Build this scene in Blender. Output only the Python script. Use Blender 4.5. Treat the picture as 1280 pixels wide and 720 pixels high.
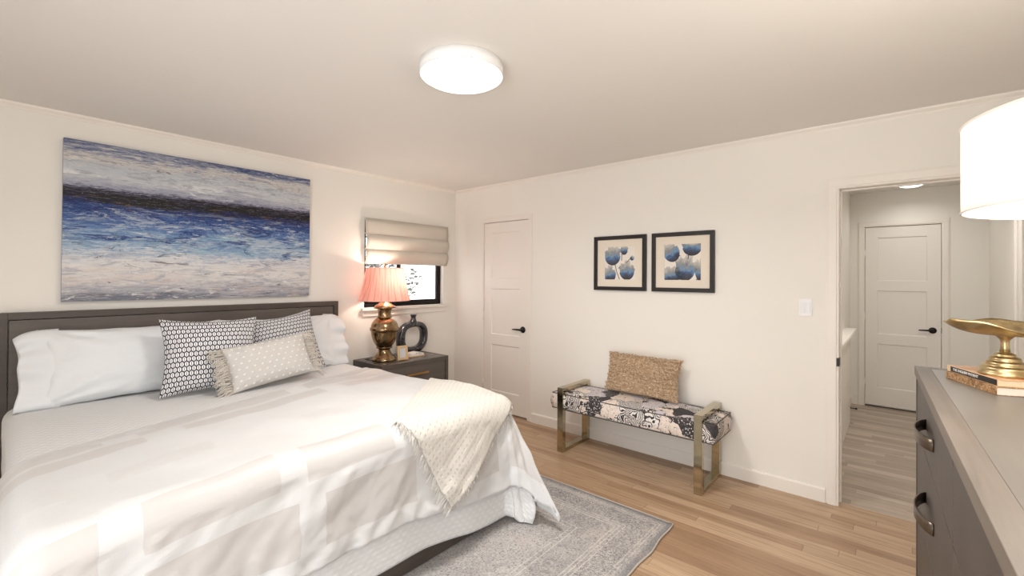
import bpy, bmesh, math, random
from mathutils import Vector, Matrix, noise

# ------------------------------------------------------------------ camera, world, light, exposure
scene = bpy.context.scene
for o in list(bpy.data.objects):
    bpy.data.objects.remove(o, do_unlink=True)
COL = scene.collection
PI = math.pi

CAM_POS = Vector((-3.5291, -3.9088, 1.4359))
CAM_F, CAM_PITCH, CAM_ROLL, CAM_YAW, CAM_SY = 558.99, 0.007293, 0.007146, 0.709673, -16.83
_f = Vector((math.cos(CAM_PITCH) * math.cos(CAM_YAW), math.cos(CAM_PITCH) * math.sin(CAM_YAW), math.sin(CAM_PITCH)))
_r = Vector((math.sin(CAM_YAW), -math.cos(CAM_YAW), 0))
_u = _r.cross(_f)
_r2 = _r * math.cos(CAM_ROLL) + _u * math.sin(CAM_ROLL)
_u2 = -_r * math.sin(CAM_ROLL) + _u * math.cos(CAM_ROLL)
cam_data = bpy.data.cameras.new('camera')
cam_data.sensor_width = 36.0
cam_data.lens = 36.0 * CAM_F / 1280.0
cam_data.shift_y = CAM_SY / 1280.0
cam_data.clip_start = 0.01
cam = bpy.data.objects.new('camera', cam_data)
COL.objects.link(cam)
m = Matrix.Identity(4)
for i in range(3):
    m[i][0], m[i][1], m[i][2], m[i][3] = _r2[i], _u2[i], -_f[i], CAM_POS[i]
cam.matrix_world = m
scene.camera = cam

scene.view_settings.view_transform = 'Standard'
scene.view_settings.look = 'None'
scene.view_settings.gamma = 1.0
scene.view_settings.use_curve_mapping = False
scene.view_settings.exposure = 0.0

world = bpy.data.worlds.new('world')
scene.world = world
world.use_nodes = True
bg = world.node_tree.nodes['Background']
bg.inputs[0].default_value = (0.97, 0.985, 1.0, 1)
bg.inputs[1].default_value = 2.75

def area_light(name, loc, direction, sx, sy, power, color):
    d = bpy.data.lights.new(name, 'AREA')
    d.shape = 'RECTANGLE'; d.size = sx; d.size_y = sy; d.energy = power; d.color = color
    o = bpy.data.objects.new(name, d)
    o.location = loc
    o.rotation_euler = Vector(direction).to_track_quat('-Z', 'Y').to_euler()
    COL.objects.link(o)
    return o

# added daylight: area lights outside two made-up openings, placed to even the room
area_light('added_daylight_left', (-4.98, -3.45, 1.05), (1, 0, 0), 1.7, 1.9, 35, (0.96, 0.985, 1.0))
area_light('added_daylight_back', (-3.6, -4.74, 1.72), (0.12, 1, -0.02), 1.7, 0.95, 4, (0.97, 0.985, 1.0))

# ------------------------------------------------------------------ helpers
def S8(r, g, b):
    f = lambda c: (c / 255 / 12.92) if c / 255 <= 0.04045 else ((c / 255 + 0.055) / 1.055) ** 2.4
    return (f(r), f(g), f(b), 1.0)

def clamp(v, a, b):
    return max(a, min(b, v))

def sstep(a, b, x):
    t = clamp((x - a) / (b - a), 0, 1)
    return t * t * (3 - 2 * t)

class X:
    """a scalar node socket with arithmetic"""
    def __init__(s, g, sock): s.g, s.s = g, sock
    def _m(s, op, *o): return s.g.math(op, s, *o)
    def __add__(s, o): return s._m('ADD', o)
    __radd__ = __add__
    def __sub__(s, o): return s._m('SUBTRACT', o)
    def __rsub__(s, o): return s.g.math('SUBTRACT', o, s)
    def __mul__(s, o): return s._m('MULTIPLY', o)
    __rmul__ = __mul__
    def __truediv__(s, o): return s._m('DIVIDE', o)
    def abs(s): return s._m('ABSOLUTE')
    def floor(s): return s._m('FLOOR')
    def fract(s): return s._m('FRACT')
    def mod(s, o): return s._m('FLOORED_MODULO', o)
    def min(s, o): return s._m('MINIMUM', o)
    def max(s, o): return s._m('MAXIMUM', o)
    def lt(s, o): return s._m('LESS_THAN', o)
    def gt(s, o): return s._m('GREATER_THAN', o)
    def sin(s): return s._m('SINE')
    def pow(s, o): return s._m('POWER', o)
    def ss(s, a, b):
        n = s.g.nt.nodes.new('ShaderNodeMapRange'); n.interpolation_type = 'SMOOTHSTEP'
        s.g.put(n.inputs['Value'], s); n.inputs['From Min'].default_value = a; n.inputs['From Max'].default_value = b
        return X(s.g, n.outputs['Result'])

class G:
    def __init__(g, name):
        g.m = bpy.data.materials.new(name); g.m.use_nodes = True
        g.nt = g.m.node_tree; g.nt.nodes.clear()
        g.out = g.nt.nodes.new('ShaderNodeOutputMaterial')
    def put(g, inp, v):
        if isinstance(v, X): g.nt.links.new(v.s, inp)
        elif isinstance(v, bpy.types.NodeSocket): g.nt.links.new(v, inp)
        elif v is not None: inp.default_value = v
    def math(g, op, a, b=None, c=None):
        n = g.nt.nodes.new('ShaderNodeMath'); n.operation = op
        for i, v in enumerate((a, b, c)):
            if v is not None: g.put(n.inputs[i], v)
        return X(g, n.outputs[0])
    def coord(g, kind='Object'):
        return g.nt.nodes.new('ShaderNodeTexCoord').outputs[kind]
    def mapping(g, v, scale=(1, 1, 1), loc=(0, 0, 0), rot=(0, 0, 0)):
        n = g.nt.nodes.new('ShaderNodeMapping'); g.put(n.inputs[0], v)
        n.inputs['Location'].default_value = loc; n.inputs['Rotation'].default_value = rot; n.inputs['Scale'].default_value = scale
        return n.outputs[0]
    def sep(g, v):
        n = g.nt.nodes.new('ShaderNodeSeparateXYZ'); g.put(n.inputs[0], v)
        return [X(g, n.outputs[i]) for i in range(3)]
    def comb(g, x=0.0, y=0.0, z=0.0):
        n = g.nt.nodes.new('ShaderNodeCombineXYZ')
        for i, v in enumerate((x, y, z)): g.put(n.inputs[i], v)
        return n.outputs[0]
    def noise(g, v, scale=5, detail=4, rough=0.5, dist=0.0, color=False):
        n = g.nt.nodes.new('ShaderNodeTexNoise'); g.put(n.inputs['Vector'], v)
        n.inputs['Scale'].default_value = scale; n.inputs['Detail'].default_value = detail
        n.inputs['Roughness'].default_value = rough; n.inputs['Distortion'].default_value = dist
        return n.outputs['Color'] if color else X(g, n.outputs[0])
    def voronoi(g, v, scale=5, feature='F1', out='Distance', rand=1.0):
        n = g.nt.nodes.new('ShaderNodeTexVoronoi'); n.feature = feature; g.put(n.inputs['Vector'], v)
        n.inputs['Scale'].default_value = scale; n.inputs['Randomness'].default_value = rand
        return n.outputs[out] if out == 'Color' else X(g, n.outputs[out])
    def white(g, v):
        n = g.nt.nodes.new('ShaderNodeTexWhiteNoise'); n.noise_dimensions = '3D'; g.put(n.inputs['Vector'], v)
        return X(g, n.outputs['Value'])
    def ramp(g, fac, stops, interp='LINEAR'):
        n = g.nt.nodes.new('ShaderNodeValToRGB'); g.put(n.inputs[0], fac); r = n.color_ramp; r.interpolation = interp
        while len(r.elements) > 1: r.elements.remove(r.elements[-1])
        r.elements[0].position = stops[0][0]; r.elements[0].color = stops[0][1]
        for p, c in stops[1:]:
            e = r.elements.new(p); e.color = c
        return n.outputs[0]
    def mix(g, fac, a, b, blend='MIX'):
        n = g.nt.nodes.new('ShaderNodeMix'); n.data_type = 'RGBA'; n.blend_type = blend
        g.put(n.inputs[0], fac); g.put(n.inputs[6], a); g.put(n.inputs[7], b)
        return n.outputs[2]
    def bump(g, h, strength=0.3, dist=0.01):
        n = g.nt.nodes.new('ShaderNodeBump'); n.inputs['Strength'].default_value = strength; n.inputs['Distance'].default_value = dist
        g.put(n.inputs['Height'], h)
        return n.outputs[0]
    def bsdf(g, color, rough=0.5, metal=0.0, normal=None, **kw):
        n = g.nt.nodes.new('ShaderNodeBsdfPrincipled')
        g.put(n.inputs['Base Color'], color); g.put(n.inputs['Roughness'], rough); g.put(n.inputs['Metallic'], metal)
        if normal is not None: g.put(n.inputs['Normal'], normal)
        for k, v in kw.items(): g.put(n.inputs[k.replace('_', ' ')], v)
        g.nt.links.new(n.outputs[0], g.out.inputs[0])
        g.p = n
        return g.m

def simple(name, color, rough=0.5, metal=0.0, var=0.04, vscale=8, bump=0.0, bscale=120, **kw):
    g = G(name); v = g.coord()
    n = g.noise(v, vscale, 4)
    lo = tuple(c * (1 - var) for c in color[:3]) + (1,); hi = tuple(min(1, c * (1 + var)) for c in color[:3]) + (1,)
    nm = g.bump(g.noise(v, bscale, 3), bump, 0.004) if bump else None
    return g.bsdf(g.mix(n, lo, hi), rough, metal, nm, **kw)

# ---- mesh helpers
def add_raw(bm, verts, faces, uvs=None, smooth=True, mat=0):
    vs = [bm.verts.new(v) for v in verts]
    lay = bm.loops.layers.uv.verify()
    for f in faces:
        try: fc = bm.faces.new([vs[i] for i in f])
        except ValueError: continue
        fc.smooth = smooth; fc.material_index = mat
        if uvs:
            for l, i in zip(fc.loops, f): l[lay].uv = uvs[i]
    return vs

def add_box(bm, lo, hi, bev=0.0, seg=2, mat=0, M=None):
    t = bmesh.new()
    bmesh.ops.create_cube(t, size=1)
    s = [hi[i] - lo[i] for i in range(3)]; c = [(hi[i] + lo[i]) / 2 for i in range(3)]
    for v in t.verts: v.co = Vector((v.co.x * s[0] + c[0], v.co.y * s[1] + c[1], v.co.z * s[2] + c[2]))
    if bev > 0:
        bmesh.ops.bevel(t, geom=t.edges[:], offset=min(bev, min(abs(q) for q in s) * 0.45), segments=seg, profile=0.5, affect='EDGES')
    if M is not None: t.transform(M)
    t.verts.index_update()
    add_raw(bm, [v.co.copy() for v in t.verts], [[v.index for v in f.verts] for f in t.faces], smooth=False, mat=mat)
    t.free()

def add_lathe(bm, prof, seg=48, c=(0, 0, 0), mat=0, cap=True, fn=None):
    vs, fs = [], []
    n = len(prof)
    for i in range(seg):
        a = 2 * PI * i / seg
        for r, z in prof:
            k = fn(a, z) if fn else 1.0
            vs.append((c[0] + r * k * math.cos(a), c[1] + r * k * math.sin(a), c[2] + z))
    for i in range(seg):
        j = (i + 1) % seg
        for k in range(n - 1):
            fs.append((i * n + k, j * n + k, j * n + k + 1, i * n + k + 1))
    if cap:
        fs.append([i * n for i in reversed(range(seg))]); fs.append([i * n + n - 1 for i in range(seg)])
    add_raw(bm, vs, fs, mat=mat)

def add_tube(bm, pts, rad, seg=8, closed=False, mat=0, flat=1.0):
    pts = [Vector(p) for p in pts]; n = len(pts)
    rads = rad if isinstance(rad, (list, tuple)) else [rad] * n
    vs, fs = [], []
    up = Vector((0, 0, 1))
    for i, p in enumerate(pts):
        if closed: t = pts[(i + 1) % n] - pts[i - 1]
        else: t = pts[min(i + 1, n - 1)] - pts[max(i - 1, 0)]
        t.normalize()
        a = t.cross(up)
        if a.length < 1e-3: a = t.cross(Vector((0, 1, 0)))
        a.normalize(); b = a.cross(t)
        for k in range(seg):
            w = 2 * PI * k / seg
            vs.append(p + a * math.cos(w) * rads[i] + b * math.sin(w) * rads[i] * flat)
    m_ = n if closed else n - 1
    for i in range(m_):
        j = (i + 1) % n
        for k in range(seg):
            l = (k + 1) % seg
            fs.append((i * seg + k, i * seg + l, j * seg + l, j * seg + k))
    if not closed:
        fs.append(list(reversed(range(seg)))); fs.append([(n - 1) * seg + k for k in range(seg)])
    add_raw(bm, vs, fs, mat=mat)

def add_grid(bm, fn, nu, nv, uvfn=None, mat=0, flip=False):
    vs, uv, fs = [], [], []
    for i in range(nu + 1):
        for j in range(nv + 1):
            u, v = i / nu, j / nv
            vs.append(fn(u, v)); uv.append(uvfn(u, v) if uvfn else (u, v))
    for i in range(nu):
        for j in range(nv):
            a = i * (nv + 1) + j
            q = (a, a + nv + 1, a + nv + 2, a + 1)
            fs.append(q[::-1] if flip else q)
    return add_raw(bm, vs, fs, uv, mat=mat)

def add_prism(bm, poly, y0, y1, axis='x', mat=0, smooth=False):
    """extrude a closed 2D polygon (a,b) along an axis between y0 and y1"""
    P = {'x': lambda a, b, t: (t, a, b), 'y': lambda a, b, t: (a, t, b), 'z': lambda a, b, t: (a, b, t)}[axis]
    n = len(poly)
    vs = [P(a, b, y0) for a, b in poly] + [P(a, b, y1) for a, b in poly]
    fs = [(i, (i + 1) % n, n + (i + 1) % n, n + i) for i in range(n)] + [list(reversed(range(n))), list(range(n, 2 * n))]
    add_raw(bm, vs, fs, smooth=smooth, mat=mat)

def obj(name, bm, mats, parent=None, smooth_angle=None):
    bmesh.ops.recalc_face_normals(bm, faces=bm.faces[:])
    me = bpy.data.meshes.new(name); bm.to_mesh(me); bm.free()
    for mt in (mats if isinstance(mats, (list, tuple)) else [mats]): me.materials.append(mt)
    o = bpy.data.objects.new(name, me); COL.objects.link(o)
    if parent is not None: o.parent = parent
    return o

def thing(name, label, cat, loc=(0, 0, 0), rz=0.0, group=None):
    o = bpy.data.objects.new(name, None); COL.objects.link(o)
    o.empty_display_size = 0.1
    o.location = loc; o.rotation_euler = (0, 0, rz)
    return tag(o, label, cat, group)

def tag(o, label, cat, group=None):
    o['label'] = label; o['category'] = cat
    if group: o['group'] = group
    return o

def struct(name, bm, mats, parent=None, label=None):
    o = obj(name, bm, mats, parent)
    if parent is None: o['kind'] = 'structure'
    if label: o['label'] = label
    return o

def B(*boxes, bev=0.0):
    bm = bmesh.new()
    for lo, hi in boxes: add_box(bm, lo, hi, bev)
    return bm

def text_mesh(name, body, size, mat, parent, M, extrude=0.0004):
    cu = bpy.data.curves.new(name, 'FONT'); cu.body = body; cu.size = size; cu.extrude = extrude
    cu.align_x = 'LEFT'; cu.align_y = 'CENTER'
    t = bpy.data.objects.new(name, cu); COL.objects.link(t)
    bpy.context.view_layer.update()
    me = bpy.data.meshes.new_from_object(t.evaluated_get(bpy.context.evaluated_depsgraph_get()))
    bpy.data.objects.remove(t, do_unlink=True); bpy.data.curves.remove(cu)
    me.name = name; me.transform(M); me.materials.clear(); me.materials.append(mat)
    o = bpy.data.objects.new(name, me); COL.objects.link(o); o.parent = parent
    return o

def fbm(x, y, z, o=3):
    s, a = 0.0, 1.0
    for i in range(o):
        s += a * noise.noise(Vector((x, y, z))); x *= 2.03; y *= 2.03; z *= 2.03; a *= 0.5
    return s

# ------------------------------------------------------------------ materials of the setting
M_wall = simple('wall_paint', S8(242, 237, 229), 0.75, var=0.012, vscale=2, bump=0.04, bscale=220)
M_ceil = simple('ceiling_paint', S8(236, 232, 226), 0.85, var=0.012, vscale=1.5, bump=0.05, bscale=160)
M_trim = simple('trim_paint', S8(242, 235, 226), 0.45, var=0.01)
M_door = simple('door_paint', S8(241, 234, 226), 0.4, var=0.01)
M_black = simple('black_metal', S8(38, 34, 33), 0.38, 0.6)
M_dark = simple('dark_gap', S8(22, 18, 16), 0.8)

def floor_mat():
    g = G('oak_floor'); x, y, z = g.sep(g.coord())
    W = 0.072
    i = (x / W).floor()
    off = g.white(g.comb(i, 3.7, 0.0)) * 1.7
    yy = (y + off) / 1.15
    j = yy.floor()
    rnd = g.white(g.comb(i, j, 1.0)); rnd2 = g.white(g.comb(i, j, 9.0))
    gv = g.comb(x * 1.0 + rnd * 7, y * 0.045 + rnd2 * 3, rnd * 5)
    gr = g.noise(gv, 60, 6, 0.62, 0.6)
    gr2 = g.noise(g.comb(x + rnd * 9, y * 0.12, rnd2 * 4), 14, 4, 0.6, 1.2)
    tone = g.ramp(rnd * 0.72 + gr2 * 0.3, [(0.0, S8(142, 111, 85)), (0.3, S8(170, 138, 109)), (0.6, S8(187, 157, 127)), (1.0, S8(204, 176, 146))])
    c = g.mix(gr.ss(0.42, 0.7), tone, g.mix(0.5, tone, S8(128, 97, 70)))
    fx = (x / W).fract(); fy = yy.fract()
    gap = (fx - 0.5).abs().gt(0.486).max((fy - 0.5).abs().gt(0.4985))
    c = g.mix(gap * 0.5, c, S8(84, 60, 44))
    nm = g.bump(gr * 0.4 - gap, 0.12, 0.003)
    return g.bsdf(c, gr * 0.12 + 0.33, 0, nm)
M_floor = floor_mat()

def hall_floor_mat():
    g = G('oak_floor_hall_glare'); x, y, z = g.sep(g.coord())
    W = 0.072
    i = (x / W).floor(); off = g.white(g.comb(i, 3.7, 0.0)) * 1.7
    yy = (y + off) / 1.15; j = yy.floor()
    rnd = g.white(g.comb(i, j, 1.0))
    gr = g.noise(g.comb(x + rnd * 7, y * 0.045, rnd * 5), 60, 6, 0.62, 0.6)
    tone = g.ramp(rnd, [(0.0, S8(166, 150, 134)), (0.5, S8(184, 168, 152)), (1.0, S8(198, 183, 167))])  # oak greyed and lightened to paint in the hall's cooler glare
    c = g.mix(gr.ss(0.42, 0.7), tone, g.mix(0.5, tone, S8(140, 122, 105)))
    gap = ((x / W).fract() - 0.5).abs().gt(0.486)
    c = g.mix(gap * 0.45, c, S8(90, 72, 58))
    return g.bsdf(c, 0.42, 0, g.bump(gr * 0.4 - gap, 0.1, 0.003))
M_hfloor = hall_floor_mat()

# ------------------------------------------------------------------ the room
XL, YB, H = -4.80, -4.56, 2.44          # left wall, wall behind the camera, ceiling height
HX, HR, HL = 3.02, -4.62, -3.50         # hall: end wall, right wall, left wall
D1 = (-1.092, -0.472, 2.032)            # closet door opening (y0, y1, top)
DW = (-4.43, -3.632, 2.02)              # doorway to the hall
W1 = (-1.175, -0.18, 1.135, 2.0)        # window in the bed wall (x0, x1, z0, z1)

struct('floor', B(((XL - .15, YB - .15, -0.1), (0.06, 0.15, 0.0))), M_floor)
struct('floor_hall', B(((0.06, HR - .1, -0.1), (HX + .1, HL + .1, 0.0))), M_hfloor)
struct('ceiling', B(((XL - .15, YB - .15, H), (0.12, 0.15, H + .1))), M_ceil)
struct('ceiling_hall', B(((0.12, HR - .1, H), (HX + .1, HL + .1, H + .1))), M_ceil)
struct('wall_bed_side', B(((XL - .15, 0, 0), (W1[0], .15, H)), ((W1[1], 0, 0), (.12, .15, H)),
                          ((W1[0], 0, 0), (W1[1], .15, W1[2])), ((W1[0], 0, W1[3]), (W1[1], .15, H))), M_wall)
struct('wall_bench_side', B(((0, D1[1], 0), (.12, 0, H)), ((0, D1[0], D1[2]), (.12, D1[1], H)), ((0.07, D1[0], 0), (.12, D1[1], D1[2])),
                            ((0, DW[1], 0), (.12, D1[0], H)), ((0, DW[0], DW[2]), (.12, DW[1], H)), ((0, YB - .15, 0), (.12, DW[0], H))), M_wall)
# unseen walls: the left and back openings are made up to light the room
struct('wall_left', B(((XL - .15, YB - .15, 0), (XL, -4.35, H)), ((XL - .15, -2.55, 0), (XL, 0, H)), ((XL - .15, -4.35, 2.08), (XL, -2.55, H))), M_wall)
struct('wall_back', B(((XL, YB - .15, 0), (-4.5, YB, H)), ((-2.72, YB - .15, 0), (0, YB, H)),
                      ((-4.5, YB - .15, 0), (-2.72, YB, 1.22)), ((-4.5, YB - .15, 2.22), (-2.72, YB, H))), M_wall)
# hall
struct('wall_hall_end', B(((HX, HR - .1, 0), (HX + .1, -4.275, H)), ((HX, -3.635, 0), (HX + .1, HL + .1, H)),
                          ((HX, -4.275, 2.045), (HX + .1, -3.635, H)), ((HX + .07, -4.275, 0), (HX + .1, -3.635, 2.045))), M_wall)
struct('wall_hall_right', B(((.12, HR - .1, 0), (HX, HR, H))), M_wall)
struct('wall_hall_left', B(((.12, HL, 0), (HX, HL + .1, H))), M_wall)
bm = B(((.55, -3.556, 0), (2.16, HL, .90)), ((.3, -3.53, .0), (1.35, HL, .90)))
struct('trim_half_wall', bm, M_trim)
bm = bmesh.new(); add_box(bm, (.5, -3.60, .90), (2.28, HL, .94), .008)
struct('trim_half_wall_cap', bm, M_trim)

# cornice: a small stepped cove along both visible walls
def cornice_prof(s=1):
    return [(0, H), (0, H - .034), (-.006 * s, H - .034), (-.008 * s, H - .024), (-.022 * s, H - .010), (-.024 * s, H)]
bm = bmesh.new(); add_prism(bm, cornice_prof(), XL, 0, 'x'); struct('trim_cornice_bed_side', bm, M_trim)
bm = bmesh.new(); add_prism(bm, cornice_prof(), YB, 0, 'y'); struct('trim_cornice_bench_side', bm, M_trim)

def base_prof():
    return [(0, 0), (-.016, 0), (-.016, .082), (-.010, .092), (0, .092)]
bm = bmesh.new(); add_prism(bm, base_prof(), DW[1] + .068, D1[0] - .058, 'y'); add_prism(bm, base_prof(), D1[1] + .058, 0, 'y')
struct('baseboard_bench_side', bm, M_trim)
bm = bmesh.new(); add_prism(bm, base_prof(), XL, 0, 'x'); struct('baseboard_bed_side', bm, M_trim)
bm = B(((HX - .014, -4.62, 0), (HX, -4.335, .09)), ((HX - .014, -3.575, 0), (HX, HL, .09)), ((.12, HR, 0), (HX, HR + .014, .09)), ((2.16, HL - .014, 0), (HX, HL, .09)), bev=.003)
struct('baseboard_hall', bm, M_trim)

# casings
def casing(name, y0, y1, top, w, t, x=0.0, jamb=None):
    bm = bmesh.new()
    for (a, b, k) in ((0, w, t * .62), (w * .18, w * .86, t)):
        add_box(bm, (x - k, y1 + a, 0), (x, y1 + b, top + a), .0015)
        add_box(bm, (x - k, y0 - b, 0), (x, y0 - a, top + a), .0015)
        add_box(bm, (x - k, y0 - b, top + a), (x, y1 + b, top + b), .0015)
    if jamb:
        add_box(bm, (x - .002, y1 - .0015, 0), (x + jamb, y1 + .004, top), .001)
        add_box(bm, (x - .002, y0 - .004, 0), (x + jamb, y0 + .0015, top), .001)
        add_box(bm, (x - .002, y0, top - .0015), (x + jamb, y1, top + .004), .001)
        add_box(bm, (x + .055, y1 - .010, 0), (x + .09, y1 - .001, top - .001), .002)
        add_box(bm, (x + .055, y0, top - .010), (x + .09, y1, top - .001), .002)
    return struct(name, bm, M_trim)
casing('trim_closet_door', D1[0], D1[1], D1[2], .052, .010)
casing('trim_doorway', DW[0], DW[1], DW[2], .066, .020, jamb=.125)
casing('trim_hall_door', -4.275, -3.635, 2.045, .06, .014, x=HX)
bm = bmesh.new()      # casing of another door along the right wall of the hall
add_box(bm, (1.62, HR, 0), (1.69, HR + .018, 2.08), .004); add_box(bm, (.85, HR, 2.03), (1.69, HR + .018, 2.10), .004); add_box(bm, (.85, HR, 0), (.92, HR + .018, 2.08), .004)
struct('trim_hall_side_door', bm, M_trim)

def door_mesh(y0, y1, z0, z1, x0):
    """shaker slab, face towards -x at x0: stiles and rails over three recessed panels"""
    bm = bmesh.new(); d = .009
    add_box(bm, (x0 + d, y0, z0), (x0 + .042, y1, z1))
    s = .108
    ya, yb = y0 + s, y1 - s
    for lo, hi in (((x0, y0, z0), (x0 + d, ya, z1)), ((x0, yb, z0), (x0 + d, y1, z1)), ((x0, ya, z0), (x0 + d, yb, .225)),
                   ((x0, ya, .72), (x0 + d, yb, .83)), ((x0, ya, 1.32), (x0 + d, yb, 1.43)), ((x0, ya, 1.92), (x0 + d, yb, z1))):
        add_box(bm, lo, hi)
    for za, zb in ((.225, .72), (.83, 1.32), (1.43, 1.92)):       # small bevel moulding inside each panel
        for poly in (((ya, za), (yb, za), (yb - .008, za + .008), (ya + .008, za + .008)), ((ya, zb), (ya + .008, zb - .008), (yb - .008, zb - .008), (yb, zb)),
                     ((ya, za), (ya + .008, za + .008), (ya + .008, zb - .008), (ya, zb)), ((yb, za), (yb, zb), (yb - .008, zb - .008), (yb - .008, za + .008))):
            inner = [k for k in range(4) if ya < poly[k][0] < yb and za < poly[k][1] < zb]
            add_raw(bm, [(x0 + (d * .98 if k in inner else .0005), p[0], p[1]) for k, p in enumerate(poly)], [(0, 1, 2, 3)], smooth=False)
    return bm

def lever(parent, y, z, x0, towards):
    """black lever handle: round rose, neck and a tapering lever pointing along `towards` (+1/-1 in y)"""
    bm = bmesh.new()
    t = bmesh.new(); add_lathe(t, [(.0, 0), (.031, 0), (.033, .004), (.031, .010), (.012, .013), (.010, .045), (.0, .045)], 32, cap=False)
    t.transform(Matrix.Translation((x0, y, z)) @ Matrix.Rotation(-PI / 2, 4, 'Y'))
    t.verts.index_update(); add_raw(bm, [v.co.copy() for v in t.verts], [[v.index for v in f.verts] for f in t.faces]); t.free()
    add_tube(bm, [(x0 - .045, y - towards * .008, z), (x0 - .047, y + towards * .03, z + .001), (x0 - .046, y + towards * .075, z), (x0 - .04, y + towards * .112, z - .002)], [.011, .010, .008, .006], 12)
    o = obj('door_handle', bm, M_black, parent); o['label'] = 'black lever handle'

def hinges(parent, y, x0, zs):
    for z in zs:
        bm = bmesh.new(); add_lathe(bm, [(.0, -.045), (.006, -.045), (.006, .045), (.0, .045)], 12, (x0 - .006, y, z), cap=False)
        obj('hinge', bm, M_trim, parent)

d1 = struct('door_1', door_mesh(D1[0] + .004, D1[1] - .004, .020, D1[2] - .005, .002), M_door)
lever(d1, -1.03, .908, .002, 1)
bm = B(((-.001, D1[0] - .001, .88), (.02, D1[0] + .0035, .935))); obj('latch_plate', bm, M_black, d1)
hinges(d1, D1[1] - .001, .002, (1.76, 1.02, .284))
d2 = struct('door_2', door_mesh(-4.271, -3.639, .022, 2.040, HX + .004), M_door)
lever(d2, -4.205, .905, HX + .004, 1)
bm = B(((HX - .001, -4.279, .88), (HX + .02, -4.2715, .94))); obj('latch_plate', bm, M_black, d2)
hinges(d2, -3.637, HX + .004, (1.74, 1.02, .27))
bm = B(((-.0215, DW[1] - .004, .888), (.045, DW[1] - .0015, .940)), ((-.0215, DW[1] - .002, .888), (-.0195, DW[1] + .010, .940)))
st = tag(obj('strike_plate', bm, M_black), 'small black strike plate on the left jamb of the open doorway', 'strike plate')

# ------------------------------------------------------------------ window with shade
M_glass = G('window_glass')
_n = M_glass.nt.nodes.new('ShaderNodeBsdfTransparent'); _n.inputs[0].default_value = (1, 1, 1, 1)
_g = M_glass.nt.nodes.new('ShaderNodeBsdfGlossy'); _g.inputs['Roughness'].default_value = 0.02
_mx = M_glass.nt.nodes.new('ShaderNodeMixShader'); _mx.inputs[0].default_value = 0.02
M_glass.nt.links.new(_n.outputs[0], _mx.inputs[1]); M_glass.nt.links.new(_g.outputs[0], _mx.inputs[2]); M_glass.nt.links.new(_mx.outputs[0], M_glass.out.inputs[0])
M_glass = M_glass.m
x0, x1, z0, z1 = W1
fr = .028
bm = B(((x0, .045, z0), (x1, .10, z0 + fr)), ((x0, .045, z1 - fr), (x1, .10, z1)), ((x0, .045, z0), (x0 + fr, .10, z1)), ((x1 - fr, .045, z0), (x1, .10, z1)), bev=.003)
win = struct('window_1', bm, M_black)
xm = (x0 + x1) / 2 - .055
def sash(xa, xb, y):
    w = .030
    b_ = B(((xa, y, z0 + fr), (xb, y + .022, z0 + fr + w)), ((xa, y, z1 - fr - w), (xb, y + .022, z1 - fr)), ((xa, y, z0 + fr + w), (xa + w, y + .022, z1 - fr - w)), ((xb - w, y, z0 + fr + w), (xb, y + .022, z1 - fr - w)), bev=.002)
    s_ = obj('sash', b_, M_black, win)
    obj('pane', B(((xa + w, y + .009, z0 + fr + w), (xb - w, y + .013, z1 - fr - w))), M_glass, s_)
sash(x0 + fr, xm + .03, .073); sash(xm - .03, x1 - fr, .049)
bm = bmesh.new(); add_box(bm, (xm - .025, .036, z0 + fr + .002), (xm + .04, .049, z0 + fr + .022), .003); obj('window_lock', bm, M_black, win)
bm = bmesh.new(); add_box(bm, (x0 - .035, -.042, z0 - .03), (x1 + .05, .045, z0), .004); add_box(bm, (x0 - .02, -.016, z0 - .085), (x1 + .035, 0, z0 - .03), .003)
struct('trim_window_sill', bm, M_trim)

# what stands outside the window: a pale leafy tree in bright haze
M_leaf = simple('tree_leaf', S8(112, 108, 100), 0.6, var=.25, vscale=3)
M_bark = simple('tree_bark', S8(150, 142, 132), 0.9, var=.2)
tr = thing('leafy_tree', 'pale leafy tree outside the bedroom window', 'tree', (-.05, 1.55, -.3))
rnd = random.Random(5)
bm = bmesh.new()
tips = []
add_tube(bm, [(0, 0, 0), (.02, .02, .7), (-.02, 0, 1.3), (.03, .02, 1.9), (0, 0, 2.6)], [.045, .04, .032, .022, .01], 8)
for k in range(26):
    z = 1.0 + 1.5 * rnd.random(); a = rnd.uniform(0, 2 * PI); L = rnd.uniform(.3, .75)
    p = [Vector((0, 0, z)) + Vector((math.cos(a), math.sin(a) * .5, .55)) * L * t for t in (0, .35, .7, 1)]
    p[2].z -= .03; add_tube(bm, p, [.012, .009, .006, .003], 6); tips += [(p[q], p[q + 1]) for q in (1, 2)]
obj('trunk', bm, M_bark, tr)
bm = bmesh.new()
for k in range(2200):
    a, b = tips[rnd.randrange(len(tips))]
    c = a.lerp(b, rnd.random()) + Vector((rnd.gauss(0, .06), rnd.gauss(0, .05), rnd.gauss(0, .07)))
    q = Vector((rnd.gauss(0, 1), rnd.gauss(0, 1), rnd.gauss(0, 1))).to_track_quat('Z', 'Y').to_matrix()
    s = rnd.uniform(.018, .034)
    add_raw(bm, [c + q @ Vector(v) * s for v in ((-1.2, 0, 0), (-.4, .5, .1), (.5, .45, .1), (1.3, 0, -.05), (.5, -.45, .1), (-.4, -.5, .1))], [(0, 1, 2, 3), (0, 3, 4, 5)])
fo = obj('foliage', bm, M_leaf, tr)

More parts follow.
